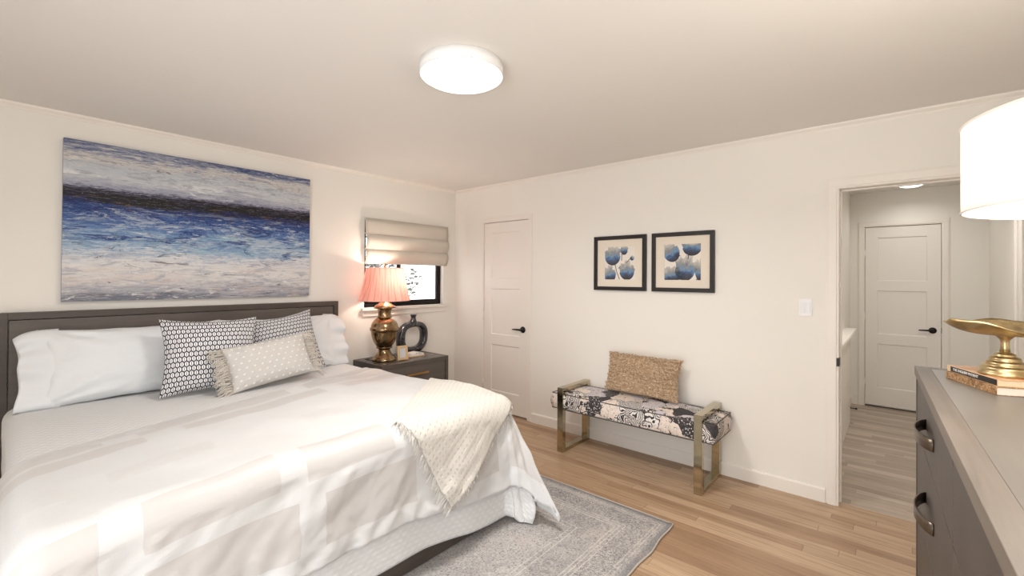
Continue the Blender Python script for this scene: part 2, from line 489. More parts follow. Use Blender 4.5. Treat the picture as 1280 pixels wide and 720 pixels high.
# roman shade
def shade_mat():
    g = G('shade_linen'); v = g.coord()
    n1 = g.noise(g.mapping(v, (40, 40, 300)), 4, 3); n2 = g.noise(g.mapping(v, (300, 300, 30)), 4, 3)
    c = g.mix((n1 + n2) * .5, S8(212, 203, 191), S8(234, 227, 216))
    g.bsdf(c, .9, 0, g.bump(n1 + n2, .15, .002))
    p = g.p; tr_ = g.nt.nodes.new('ShaderNodeBsdfTranslucent'); g.put(tr_.inputs[0], c)
    mx = g.nt.nodes.new('ShaderNodeMixShader'); mx.inputs[0].default_value = .22
    g.nt.links.new(p.outputs[0], mx.inputs[1]); g.nt.links.new(tr_.outputs[0], mx.inputs[2]); g.nt.links.new(mx.outputs[0], g.out.inputs[0])
    return g.m
M_shade = shade_mat()
rs = thing('roman_shade', 'oatmeal linen roman shade half raised over the window', 'window shade', (-.672, 0, 1.56))
def shade_panel(prof, w, name, thick=.006):
    bm = bmesh.new()
    fn = lambda u, v: (lambda k: (w * (u - .5), prof[k][0] + .002 * math.sin(9 * u + prof[k][1] * 20), prof[k][1]))(int(round(v * (len(prof) - 1))))
    add_grid(bm, fn, 24, len(prof) - 1)
    o = obj(name, bm, M_shade, rs)
    md = o.modifiers.new('thickness', 'SOLIDIFY'); md.thickness = thick; md.offset = 0
    return o
shade_panel([(-.038, .445), (-.042, .40), (-.046, .35), (-.048, .30), (-.046, .285)], 1.04, 'valance')
def fold_prof(zt, zb, d):
    return [(-.026 - d * math.sin(PI * (t / 12) ** .75) , zt + (zb - zt) * t / 12) for t in range(13)]
shade_panel(fold_prof(.30, .135, .045), 1.035, 'fold')
shade_panel(fold_prof(.15, .005, .030), 1.03, 'fold')
bm = B(((-.515, -.03, .43), (.515, -.004, .452))); obj('headrail', bm, M_trim, rs)

# ------------------------------------------------------------------ rug
def rug_mat():
    g = G('distressed_rug'); x, y, z = g.sep(g.coord())
    v = g.coord()
    fine = g.noise(v, 95, 6, .75); mid = g.noise(v, 22, 5, .7, 1.5); big = g.noise(v, 3.2, 4, .6)
    wob = g.nt.nodes.new('ShaderNodeVectorMath'); wob.operation = 'MULTIPLY_ADD'
    g.put(wob.inputs[0], g.noise(v, 14, 3, .6, color=True)); wob.inputs[1].default_value = (.09, .09, .09); g.put(wob.inputs[2], v)
    vo = g.voronoi(wob.outputs[0], 11, 'F1')
    c = g.ramp(big * .5 + mid * .5, [(.32, S8(134, 131, 132)), (.46, S8(161, 157, 155)), (.58, S8(182, 177, 172)), (.75, S8(197, 191, 184))])
    scroll = (vo * 44).sin().abs().lt(.30)
    c = g.mix(scroll * fine.ss(.44, .60) * mid.ss(.38, .54) * .85, c, S8(74, 74, 82))
    c = g.mix(fine.ss(.53, .64) * .75, c, S8(80, 79, 85))
    c = g.mix(fine.ss(.46, .34) * .5, c, S8(212, 208, 204))
    c = g.mix(g.noise(v, 240, 3, .7).ss(.56, .66) * .5, c, S8(96, 95, 100))
    # border lines measured from the nearest edge (object origin is the corner by the bench)
    dx = x * -1; dy = y
    d = dx.min(dy)
    lines = None
    for p in (.055, .075, .20, .225, .245, .40, .43):
        l = (d - p).abs().lt(.0035)
        lines = l if lines is None else lines.max(l)
    c = g.mix(lines * (mid.ss(.34, .52)) * .6, c, S8(206, 198, 192))
    band = d.gt(.075) * d.lt(.20)
    mot = g.voronoi(g.comb(x * 1.0, y, 0.0), 13, 'F1', rand=.25)
    c = g.mix(band * ((mot * 60).sin().gt(.2)) * fine.ss(.44, .56) * .6, c, S8(84, 82, 90))
    band2 = d.lt(.03)
    c = g.mix(band2 * .35, c, S8(112, 112, 120))
    c = g.mix(g.noise(v, 6, 3).ss(.58, .72) * .3, c, S8(182, 164, 156))
    return g.bsdf(c, .95, 0, g.bump(fine + mid * .5, .35, .004))
rugx, rugy = -.925, -2.925
rug = thing('area_rug', 'distressed grey oriental rug under the bed', 'rug', (rugx, rugy, 0))
bm = bmesh.new()
def rugedge(t): return .006 * math.sin(t * 9) + .004 * math.sin(t * 23)
NX, NY = 90, 60
add_grid(bm, lambda u, v: (-3.0 * (1 - u), (2.1 * v) + (rugedge(u * 3) if v == 0 else 0), .008 + (.004 * max(0, math.sin(u * 40)) if v < .01 else 0)), NX, NY)
ro = obj('rug_pile', bm, rug_mat(), rug)
md = ro.modifiers.new('thickness', 'SOLIDIFY'); md.thickness = .007; md.offset = -1
bm = bmesh.new()
edge = [(-3.0 + 3.0 * k / 90, rugedge(k / 30) - .004, .0055) for k in range(91)]
add_tube(bm, edge + [(.004, 2.1 * k / 10, .0055) for k in range(1, 11)], .0055, 6)
obj('binding', bm, simple('rug_binding', S8(186, 178, 170), .9, bump=.4, bscale=300), rug)

# ------------------------------------------------------------------ bed
def wood_mat(name, a, b, axis=0, rough=.45, sc=1.0, c=None):
    g = G(name); x, y, z = g.sep(g.coord()); k = .06
    q = [x, y, z]; q[axis] = q[axis] * k
    v = g.comb(*q)
    n = g.noise(v, 34 * sc, 6, .65, .5); n2 = g.noise(v, 6 * sc, 3, .5, 1)
    f = n * .6 + n2 * .4
    st = [(.32, a), (.68, b)] if c is None else [(.3, a), (.5, b), (.72, c)]
    return g.bsdf(g.ramp(f, st), n * .15 + rough - .05, 0, g.bump(n, .12, .002))
M_bedwood = wood_mat('charcoal_wood', S8(66, 57, 52), S8(88, 78, 71), 0, .42)
M_bedpanel = wood_mat('charcoal_panel', S8(88, 80, 75), S8(106, 97, 90), 0, .4)
BX0, BX1, BY0 = -3.43, -1.53, -2.10
bed = thing('bed', 'king bed with dark charcoal wood headboard and low foot rail', 'bed', (-2.49, -1.1, 0))
def loc_(bm, o): bm.transform(Matrix.Translation(-Vector(o.location))); return bm
hx0, hx1, ht = -3.505, -1.480, 1.214
bm = bmesh.new()
for lo, hi in (((hx0, -.08, .04), (hx0 + .04, -.02, ht)), ((hx1 - .04, -.08, .04), (hx1, -.02, ht)), ((hx0 + .04, -.08, ht - .04), (hx1 - .04, -.02, ht)), ((hx0 + .04, -.08, .30), (hx1 - .04, -.02, .36))):
    add_box(bm, lo, hi, .002)
hb = obj('headboard', loc_(bm, bed), M_bedwood, bed)
bm = bmesh.new(); add_box(bm, (hx0 + .044, -.074, .36), (hx1 - .044, -.03, ht - .044), .002)
hp = obj('headboard_panel', loc_(bm, bed), M_bedpanel, hb); hp['label'] = 'lighter grey inset panel'
for xa in (hx0 + .03, hx1 - .07):
    bm = bmesh.new(); add_box(bm, (xa, -2.10, .10), (xa + .035, -.08, .32), .004); obj('side_rail', loc_(bm, bed), M_bedwood, bed)
bm = bmesh.new(); add_box(bm, (hx0 + .03, -2.135, .105), (hx1 - .035, -2.10, .32), .004); add_box(bm, (hx0 + .03, -2.13, .014), (hx1 - .035, -2.104, .10), .003)
obj('foot_rail', loc_(bm, bed), M_bedwood, bed)
for xa in (hx0 + .03, hx1 - .10):
    bm = bmesh.new(); add_box(bm, (xa, -.079, .0), (xa + .06, -.02, .04), .002); obj('leg', loc_(bm, bed), M_bedwood, bed)
for xa in (hx0 + .10, hx1 - .16):
    bm = bmesh.new(); add_box(bm, (xa, -2.098, .009), (xa + .06, -2.03, .30), .002); obj('leg', loc_(bm, bed), M_bedwood, bed)
M_matt = simple('mattress_ticking', S8(230, 226, 220), .9, bump=.2)
bm = bmesh.new(); add_box(bm, (BX0, BY0 + .005, .27), (BX1, -.09, .665), .06, 4)
for f in bm.faces: f.smooth = True
obj('mattress', loc_(bm, bed), M_matt, bed)

# --- draped cloth over the mattress
def drape(s, t, top, R, out, flare, cf, wav, zfl=.016, seed=0.0, lean=(-.75, .35)):
    """point of a cloth laid flat at (s,t) after it falls over the mattress edges"""
    ex0, ex1, ey0 = BX0 - out, BX1 + out, BY0 - out
    ix0, ix1, iy0 = ex0 + R, ex1 - R, ey0 + R
    qx, qy = clamp(s, ix0, ix1), max(t, iy0)
    dx, dy = s - qx, t - qy
    d = math.hypot(dx, dy)
    if d < 1e-6: return Vector((s, t, top)), 0.0, 0.0
    nx, ny = dx / d, dy / d
    if d < R * PI / 2:
        a = d / R; hor, z, e, w, fl = R * math.sin(a), top - R * (1 - math.cos(a)), 0.0, 0.0, 0.0
    else:
        e = d - R * PI / 2
        w = abs(2 * nx * ny)
        th = math.atan2(ny, nx)
        rip = max(-.1, math.cos(8 * th))
        fl = (flare if nx > -.5 else .0) + w * (cf + .16 * rip)
        edge = (qy if abs(nx) > .7 else qx)
        wv = (wav if nx > -.5 else .25 * wav) * min(1, e / .12) * (1 - w) * (math.sin(edge * 7.3 + seed) * .6 + math.sin(edge * 15.1 + seed * 2 + e * 5) * .4)
        hor = R + fl * e + wv
        z = top - R - e * math.sqrt(max(.2, 1 - min(fl, .8) ** 2))
    if z < zfl:
        hor += (zfl - z) * .75; z = zfl + .002 * math.sin(s * 60) ** 2
    fe = fl * e * w
    return Vector((qx + nx * (hor + lean[0] * fe), qy + ny * (hor + lean[1] * fe), z)), e, w

TOPC, TOPD = .682, .712
def round_corner(s, t, os, ot):
    """pull the square corners of a flat cloth in to a rounded corner"""
    a = max(0, s - BX1, BX0 - s) / os; b = max(0, BY0 - t) / ot
    if a <= 0 or b <= 0: return s, t
    k = max(a, b) / (a ** 12 + b ** 12) ** (1 / 12)
    k = 1 - (1 - k) * min(1, 1.6 * min(a, b))
    cs, ct = (BX1 if s > BX1 else BX0), BY0
    return cs + (s - cs) * k, ct + (t - ct) * k
def cov_pt(s, t):
    s, t = round_corner(s, t, .42, .58)
    if t < BY0: t = BY0 + (t - BY0) * (1 + .13 * sstep(-2.3, -1.6, s))
    p, e, w = drape(s, t, TOPC, .07, .048, .045, .18, .010, seed=1.0, lean=(-.7, .32))
    n = fbm(s * 4, t * 4, 1.3)
    p.z += .003 * n if e == 0 else 0
    if e > 0:
        p.x += .005 * n; p.y += .006 * fbm(s * 4 + 9, t * 4, 2)
    return p
def puff(s, t):
    return .016 * fbm(s * 1.7 + 3, t * 1.7, .5, 2) + .006 * fbm(s * 6, t * 5, 4.1, 2)
def duv_head(s):
    return -.99 + .34 * (clamp(s, -3.45, -1.5) + 2.6)
def duv_pt(s, t):
    if t < BY0: t = BY0 + (t - BY0) * (1 + .17 * sstep(-2.4, -1.6, s))
    p, e, w = drape(s, t, TOPD, .10, .080, .085, .27, .016, seed=2.2, zfl=.03, lean=(-.75, .45))
    k = puff(s, t)
    hd = duv_head(s)
    inside = sstep(hd, hd - .18, t)
    p.z += (k + .022 * max(0, 1 - ((s + 2.49) / 1.0) ** 2) + .010 * sstep(-1.0, -1.9, t)) * inside * (1 if e == 0 else max(0, 1 - e * 5))
    p.z -= (1 - inside) * .014
    if e > 0:
        wr = (.5 + .5 * noise.noise(Vector((s * 3, t * 3, 8)))) * (1 - .75 * w)
        fx = fbm(s * 7 + t * 4, t * 9 - s * 3, 3.3, 3)
        p.x += .018 * fx * wr; p.y += .024 * fbm(s * 8 - t * 5, t * 6 + 5, 6.6, 3) * wr
        # tight creases by the hem
        hem = sstep(.10, .26, e)
        cr = noise.noise(Vector((s * 16 + t * 14, t * 5 - s * 5, 1.7)))
        if p.z > .06: p.y -= .018 * hem * max(0, cr - .1); p.z += .006 * hem * cr
    return p

def coverlet_mat():
    g = G('white_matelasse'); u, v, _ = g.sep(g.coord('UV'))
    a = (u / .046).floor(); row = (v / .022).floor()
    ph = u / .046 + row.mod(2) * .5
    h = ((ph.fract() - .5) * PI).sin().abs() * -1 + 1
    h2 = (((v / .022).fract() - .5) * PI).sin().abs() * -1 + 1
    hh = h.pow(.6) * h2.pow(.6)
    n = g.noise(g.coord('UV'), 60, 3)
    c = g.mix(hh, S8(217, 217, 217), S8(229, 229, 228))
    return g.bsdf(c, .8, 0, g.bump(hh + n * .1, .42, .006), Sheen_Weight=.2)
def duvet_mat():
    g = G('satin_block_duvet'); u, v, _ = g.sep(g.coord('UV'))
    # jacquard: wide satin bars running across the bed, broken into blocks
    def bar(c, w, off, per, fill):
        inb = (v - c).abs().lt(w / 2)
        blk = ((u + off) / per).fract().lt(fill)
        return inb * blk
    b = bar(-.895, .10, .10, .98, .92).max(bar(-1.035, .12, .52, .86, .86)).max(bar(-1.20, .13, .25, .90, .84))
    b = (b * .9).max(bar(-1.62, .14, .30, .74, .45) * .22).max(bar(-2.10, .20, .22, .50, .80) * .75).max(bar(-2.36, .20, .42, .56, .82) * .85)
    n = g.noise(g.coord('UV'), 5, 3)
    c = g.mix(b, S8(208, 208, 208), S8(193, 189, 186))
    th = g.noise(g.mapping(g.coord('UV'), (700, 20, 1)), 1, 2)
    wr = g.noise(g.mapping(g.coord('UV'), (9, 22, 1), rot=(0, 0, .5)), 1, 4, .6, 1.0)
    return g.bsdf(c, .58 - b * .18, 0, g.bump(th * .25 + wr, .22, .008), Sheen_Weight=.25)

def cloth(name, label, cat, fn, s0, s1, t0, t1, ns, nt_, mat, thick, loc, sub=0):
    bm = bmesh.new()
    hd = t1 if callable(t1) else (lambda s_: t1)
    if callable(t1): t1 = -.80
    add_grid(bm, lambda u, v: fn(s0 + (s1 - s0) * u, t0 + (hd(s0 + (s1 - s0) * u) - t0) * v) - Vector(loc), ns, nt_, lambda u, v: (s0 + (s1 - s0) * u, t0 + (t1 - t0) * v))
    o = obj(name, bm, mat)
    o.location = loc
    if thick:
        md = o.modifiers.new('thickness', 'SOLIDIFY'); md.thickness = thick; md.offset = -1
    if sub:
        md = o.modifiers.new('smooth', 'SUBSURF'); md.levels = sub; md.render_levels = sub
    return tag(o, label, cat) if label else o

M_cov, M_duv = coverlet_mat(), duvet_mat()
cloth('coverlet', 'white textured coverlet showing below the pillows and under the duvet hem', 'coverlet', cov_pt, BX0 - .52, BX1 + .42, BY0 - .58, -.12, 160, 140, M_cov, .004, (-2.49, -1.1, .60))
duv = cloth('duvet', 'white duvet with pale satin blocks spread over the bed', 'duvet', duv_pt, BX0 - .46, BX1 + .55, BY0 - .45, duv_head, 200, 130, M_duv, .022, (-2.49, -1.1, .62))

# ------------------------------------------------------------------ pillows
def frame_mat(pos, right, up, roll=0.0):
    r, u = Vector(right).normalized(), Vector(up).normalized()
    n = r.cross(u).normalized(); u = n.cross(r)
    r2 = r * math.cos(roll) + u * math.sin(roll); u2 = -r * math.sin(roll) + u * math.cos(roll)
    M = Matrix.Identity(4)
    for i in range(3): M[i][0], M[i][1], M[i][2], M[i][3] = r2[i], u2[i], n[i], pos[i]
    return M

def pillow_fn(W, Hh, T, ear=.10, wr=.01, seed=0, pw=2.6, sag=0.0):
    def fn(u, v, side):
        a, b = 2 * u - 1, 2 * v - 1
        x = W / 2 * a * (1 - ear * (1 - b * b) * abs(a) ** 3)
        y = Hh / 2 * b * (1 - ear * (1 - a * a) * abs(b) ** 3)
        k = max(0, (1 - abs(a) ** pw)) * max(0, (1 - abs(b) ** pw))
        z = T / 2 * k ** .5
        e = (1 - max(abs(a), abs(b)))
        n = fbm(a * 2.2 + seed, b * 2.2 + side * 5, seed * 1.7, 3)
        z += wr * n * min(1, e * 6)
        # creases that radiate from the corners
        dcor = min(math.hypot(a - i, b - j) for i in (-1, 1) for j in (-1, 1))
        ang = math.atan2(abs(b) - 1, abs(a) - 1)
        z += wr * .7 * math.sin(ang * 11 + seed) * math.exp(-((dcor - .5) / .3) ** 2) * min(1, e * 8)
        z -= sag * (1 - b) * k
        x += .3 * wr * fbm(b * 3, seed, side, 2) * (abs(a) > .9); y += .5 * wr * fbm(a * 3, seed + 4, side, 2) * (abs(b) > .9)
        return (x, y, side * z)
    return fn

def pillow_bm(fn, W, Hh, n=44):
    bm = bmesh.new()
    uv = lambda u, v: (W * (u - .5), Hh * (v - .5))
    add_grid(bm, lambda u, v: fn(u, v, 1), n, n, uv)
    add_grid(bm, lambda u, v: fn(u, v, -1), n, n, uv, flip=True)
    bmesh.ops.remove_doubles(bm, verts=bm.verts[:], dist=.0006)
    return bm

M_pcase = simple('white_percale', S8(225, 227, 229), .75, var=.01, bump=.06, bscale=400, Sheen_Weight=.2)

def bed_pillow(name, label, base, W, Hh, T, lean, yaw, roll, seed, open_side):
    """pillow in its case; the open end of the case hangs past the pillow as a loose flange"""
    right = Vector((math.cos(yaw), math.sin(yaw), 0)); back = Vector((-math.sin(yaw), math.cos(yaw), 0))
    up = back * math.sin(lean) + Vector((0, 0, math.cos(lean)))
    o = thing(name, label, 'pillow', base)
    o.matrix_world = frame_mat(base, right, up, roll)
    sh = Matrix.Translation((0, Hh / 2, 0))
    fn = pillow_fn(W, Hh, T, .08, .012, seed)
    bm = pillow_bm(fn, W, Hh, 56); bm.transform(sh)
    obj('pillowcase', bm, M_pcase, o)
    # flange: a flattened, gathered sleeve
    bm = bmesh.new(); s = open_side
    def fl(u, v, side):
        b = 2 * v - 1
        L = .085
        x = s * (W / 2 * (.80) + u * (L + .10 * W))
        hh = Hh / 2 * (1.015 - .03 * u + .04 * u * u)
        k = math.sqrt(max(0, 1 - abs(b) ** 2.2))
        z = side * k * (T * .26 * (1 - u) + .030 * u) + .016 * u * math.sin(b * 7 + seed) + .010 * u * math.sin(b * 15 + seed * 2)
        x += s * (.005 * math.sin(b * 7 + seed)) * u - s * .018 * u * (1 - b * b)
        return (x, hh * b - .05 * u ** 4 * (b > 0) * b, z)
    for side in (1, -1): add_grid(bm, lambda u, v: fl(u, v, side), 18, 40)
    bmesh.ops.remove_doubles(bm, verts=bm.verts[:], dist=.0006); bm.transform(sh)
    f_ = obj('case_opening', bm, M_pcase, o)
    md = f_.modifiers.new('thickness', 'SOLIDIFY'); md.thickness = .003
    return o
bed_pillow('bed_pillow', 'large white pillow at the left end of the headboard', (-2.90, -.31, .683), .92, .455, .20, .32, .0, .0, 1.3, -1)
bed_pillow('bed_pillow', 'white pillow at the right end of the headboard, nearest the brass lamp', (-2.025, -.29, .683), .90, .450, .19, .32, -.02, .0, 4.1, 1)

def hex_mat():
    g = G('hexagon_weave'); u, v, _ = g.sep(g.coord('UV'))
    sx, sy = .0250, .0295                 # cell pitch; pointy cells taller than wide
    x, y = u / sx, v / sy * .866
    def cell(ox, oy):
        return (x + ox).mod(1.0) - .5, (y + oy).mod(1.732) - .866
    ax, ay = cell(0.0, 0.0); bx, by = cell(.5, .866)
    da = ax * ax + ay * ay; db = bx * bx + by * by
    f = da.lt(db)
    hx_ = (ax * f + bx * (1 - f)).abs(); hy_ = (ay * f + by * (1 - f)).abs()
    hd = hx_.max(hx_ * .5 + hy_ * .866)
    line = hd.gt(.388)
    tick = hx_.lt(.06) * hy_.lt(.30)
    n = g.noise(g.coord('UV'), 500, 2)
    c = g.mix(line.max(tick), g.mix(n, S8(222, 220, 220), S8(242, 240, 240)), S8(40, 45, 60))
    return g.bsdf(c, .9, 0, g.bump(n - line * .8, .4, .003))
M_hex = hex_mat()
def hex_cushion(label, base, W, Hh, T, lean, yaw, roll, seed):
    right = Vector((math.cos(yaw), math.sin(yaw), 0)); back = Vector((-math.sin(yaw), math.cos(yaw), 0))
    up = back * math.sin(lean) + Vector((0, 0, math.cos(lean)))
    bm = pillow_bm(pillow_fn(W, Hh, T, .11, .006, seed), W, Hh, 56); bm.transform(Matrix.Translation((0, Hh / 2, 0)))
    o = obj('throw_pillow', bm, M_hex); o.matrix_world = frame_mat(base, right, up, roll)
    return tag(o, label, 'throw pillow', 'hexagon patterned throw pillows')
hex_cushion('navy and white hexagon square throw pillow, left of the pair', (-2.60, -.60, .692), .55, .485, .17, .30, -.05, -.03, 2.0)
hex_cushion('navy and white hexagon square throw pillow tilted behind the fringed cushion', (-2.045, -.50, .688), .52, .485, .14, .34, .02, .13, 5.0)

# fringed lumbar cushion
def lumbar_mat():
    g = G('oatmeal_weave'); v = g.coord('UV'); u_, v_, _ = g.sep(v)
    a = g.noise(g.mapping(v, (60, 420, 1)), 1, 3); b = g.noise(v, 260, 2)
    r = v_ / .30 * 8.2 - .1; i = r.floor(); cc = u_ / .535 * 11.5 - i.mod(2) * .5
    du = (cc.fract() - .5) * (.535 / 11.5); dv = (r.fract() - .5) * (.30 / 8.2)
    x_, y_ = du * .94 + dv * .34, dv * .94 - du * .34
    dot = (x_ * x_ / .000066 + y_ * y_ / .000026).lt(1.0)
    c = g.mix(a * .6 + b * .4, S8(180, 174, 169), S8(222, 218, 214))
    c = g.mix(dot * .9, c, S8(238, 234, 228))
    return g.bsdf(c, .95, 0, g.bump(a + b, .5, .003))
M_lum = lumbar_mat()
M_fringe = simple('oatmeal_fringe', S8(206, 198, 188), .95, var=.12, vscale=60, bump=.4, bscale=400)
def cushion_root(name, label, cat, base, lean, yaw, roll):
    right = Vector((math.cos(yaw), math.sin(yaw), 0)); back = Vector((-math.sin(yaw), math.cos(yaw), 0))
    up = back * math.sin(lean) + Vector((0, 0, math.cos(lean)))
    o = thing(name, label, cat, base); o.matrix_world = frame_mat(base, right, up, roll)
    return o
LW, LH, LT = .535, .30, .14
lum = cushion_root('lumbar_cushion', 'oatmeal lumbar cushion with cream tufts and fringed ends', 'cushion', (-2.265, -.735, .722), .42, .0, .12)
lfn = pillow_fn(LW, LH, LT, .05, .004, 7.0)
def tuft(u, v):
    r = v * 8.2 - .1; i = math.floor(r); c = u * 11.5 - (.5 if i % 2 else 0)
    du, dv = (c - math.floor(c) - .5) * LW / 11.5, (r - i - .5) * LH / 8.2
    x_, y_ = du * .94 + dv * .34, -du * .34 + dv * .94
    return max(0, 1 - (x_ / .0085) ** 2 - (y_ / .0055) ** 2) ** .5 if min(u, v, 1 - u, 1 - v) > .025 else 0
bm = bmesh.new(); nl = 150
luv = lambda u, v: (LW * u, LH * v)
add_grid(bm, lambda u, v: Vector(lfn(u, v, 1)) + Vector((0, LH / 2, .0045 * tuft(u, v))), nl, nl // 2 + 15, luv)
add_grid(bm, lambda u, v: Vector(lfn(u, v, -1)) + Vector((0, LH / 2, 0)), nl, nl // 2 + 15, luv, flip=True)
bmesh.ops.remove_doubles(bm, verts=bm.verts[:], dist=.0004); obj('cushion_cover', bm, M_lum, lum)
rnd = random.Random(3)
for s in (-1, 1):
    bm = bmesh.new()
    for k in range(80):
        v = (k + .5) / 80
        p = Vector(lfn(.5 + s * .5, v, 1)) + Vector((0, LH / 2, 0))
        L = rnd.uniform(.05, .085) * (1.25 if s < 0 else 1); dy = rnd.uniform(-.035, .012); dz = rnd.uniform(-.008, .022)
        add_tube(bm, [p + Vector((-s * .01, 0, .004)), p + Vector((s * L * .4, dy * .3, dz)), p + Vector((s * L * .75, dy, dz * .8)), p + Vector((s * L, dy * 1.5 - .006, dz * .2))], [.0022, .0034, .0032, .002], 5)
    obj('fringe', bm, M_fringe, lum)

# ------------------------------------------------------------------ throw blanket over the foot corner
def throw_mat():
    g = G('cream_waffle_throw'); u, v, _ = g.sep(g.coord('UV'))
    row = (v / .030).floor(); ph = u / .026 + row.mod(2) * .5
    d = (((ph.fract() - .5) * .026).pow(2) + (((v / .030).fract() - .5) * .030).pow(2)).pow(.5)
    dot = d.ss(.0075, .0035)
    rib = ((v / .0075) * 2 * PI).sin()
    n = g.noise(g.coord('UV'), 220, 3)
    c = g.mix(n, S8(208, 203, 194), S8(221, 217, 210))
    c = g.mix(dot * .3, c, S8(178, 168, 152))
    return g.bsdf(c, .95, 0, g.bump(rib * .15 + n * .5 - dot, .7, .005), Sheen_Weight=.3)
M_throw = throw_mat()
TA, TB, TC, TD = Vector((-2.275, -2.09)), Vector((-2.015, -2.54)), Vector((-1.39, -2.085)), Vector((-1.24, -1.20))
def throw_flat(u, v):       # u from the fringed end to the far side, v across
    a = TA.lerp(TD, u); b = TB.lerp(TC, u)
    p = a.lerp(b, v)
    return p
def throw_pt(u, v):
    p = throw_flat(u, v)
    q = duv_pt(p.x, p.y); e = .004
    n = (duv_pt(p.x + e, p.y) - q).cross(duv_pt(p.x, p.y + e) - q)
    n = n.normalized() if n.length > 1e-12 else Vector((0, 0, 1))
    return q + n * (.012 + .004 * fbm(p.x * 5, p.y * 5, 3)) + Vector((0, 0, .012 * max(0, math.sin(u * 9 + v * 2)) * sstep(.5, .8, u) * (1 - v)))
th_loc = Vector((-1.8, -1.9, .7))
thr = thing('throw_blanket', 'cream waffle knit throw with fringe over the foot corner of the bed', 'blanket', th_loc)
bm = bmesh.new()
add_grid(bm, lambda u, v: throw_pt(u, v) - th_loc, 90, 70, lambda u, v: (u * 1.05, v * .62))
tb = obj('woven_cloth', bm, M_throw, thr)
md = tb.modifiers.new('thickness', 'SOLIDIFY'); md.thickness = .008; md.offset = .3
bm = bmesh.new(); rnd = random.Random(8)
def strand(p0, d, L, r=.0016):
    j = Vector((rnd.gauss(0, .004), rnd.gauss(0, .004), rnd.gauss(0, .003)))
    add_tube(bm, [p0 - d * .012, p0 + d * L * .5 + j, p0 + d * L + j * 2 + Vector((0, 0, -.008))], [r, r, r * .6], 5)
for k in range(150):
    v = (k + .5) / 150
    p = throw_pt(0, v); d = (p - throw_pt(.03, v)).normalized(); strand(p - th_loc, d, rnd.uniform(.025, .045))
obj('fringe', bm, M_throw, thr)
bm = bmesh.new()
for k in range(170):
    u = (k + .5) / 170 * .97
    p = throw_pt(u, 1); d = (p - throw_pt(u, .97)).normalized(); strand(p - th_loc, d, rnd.uniform(.008, .018))
obj('fringe', bm, M_throw, thr)

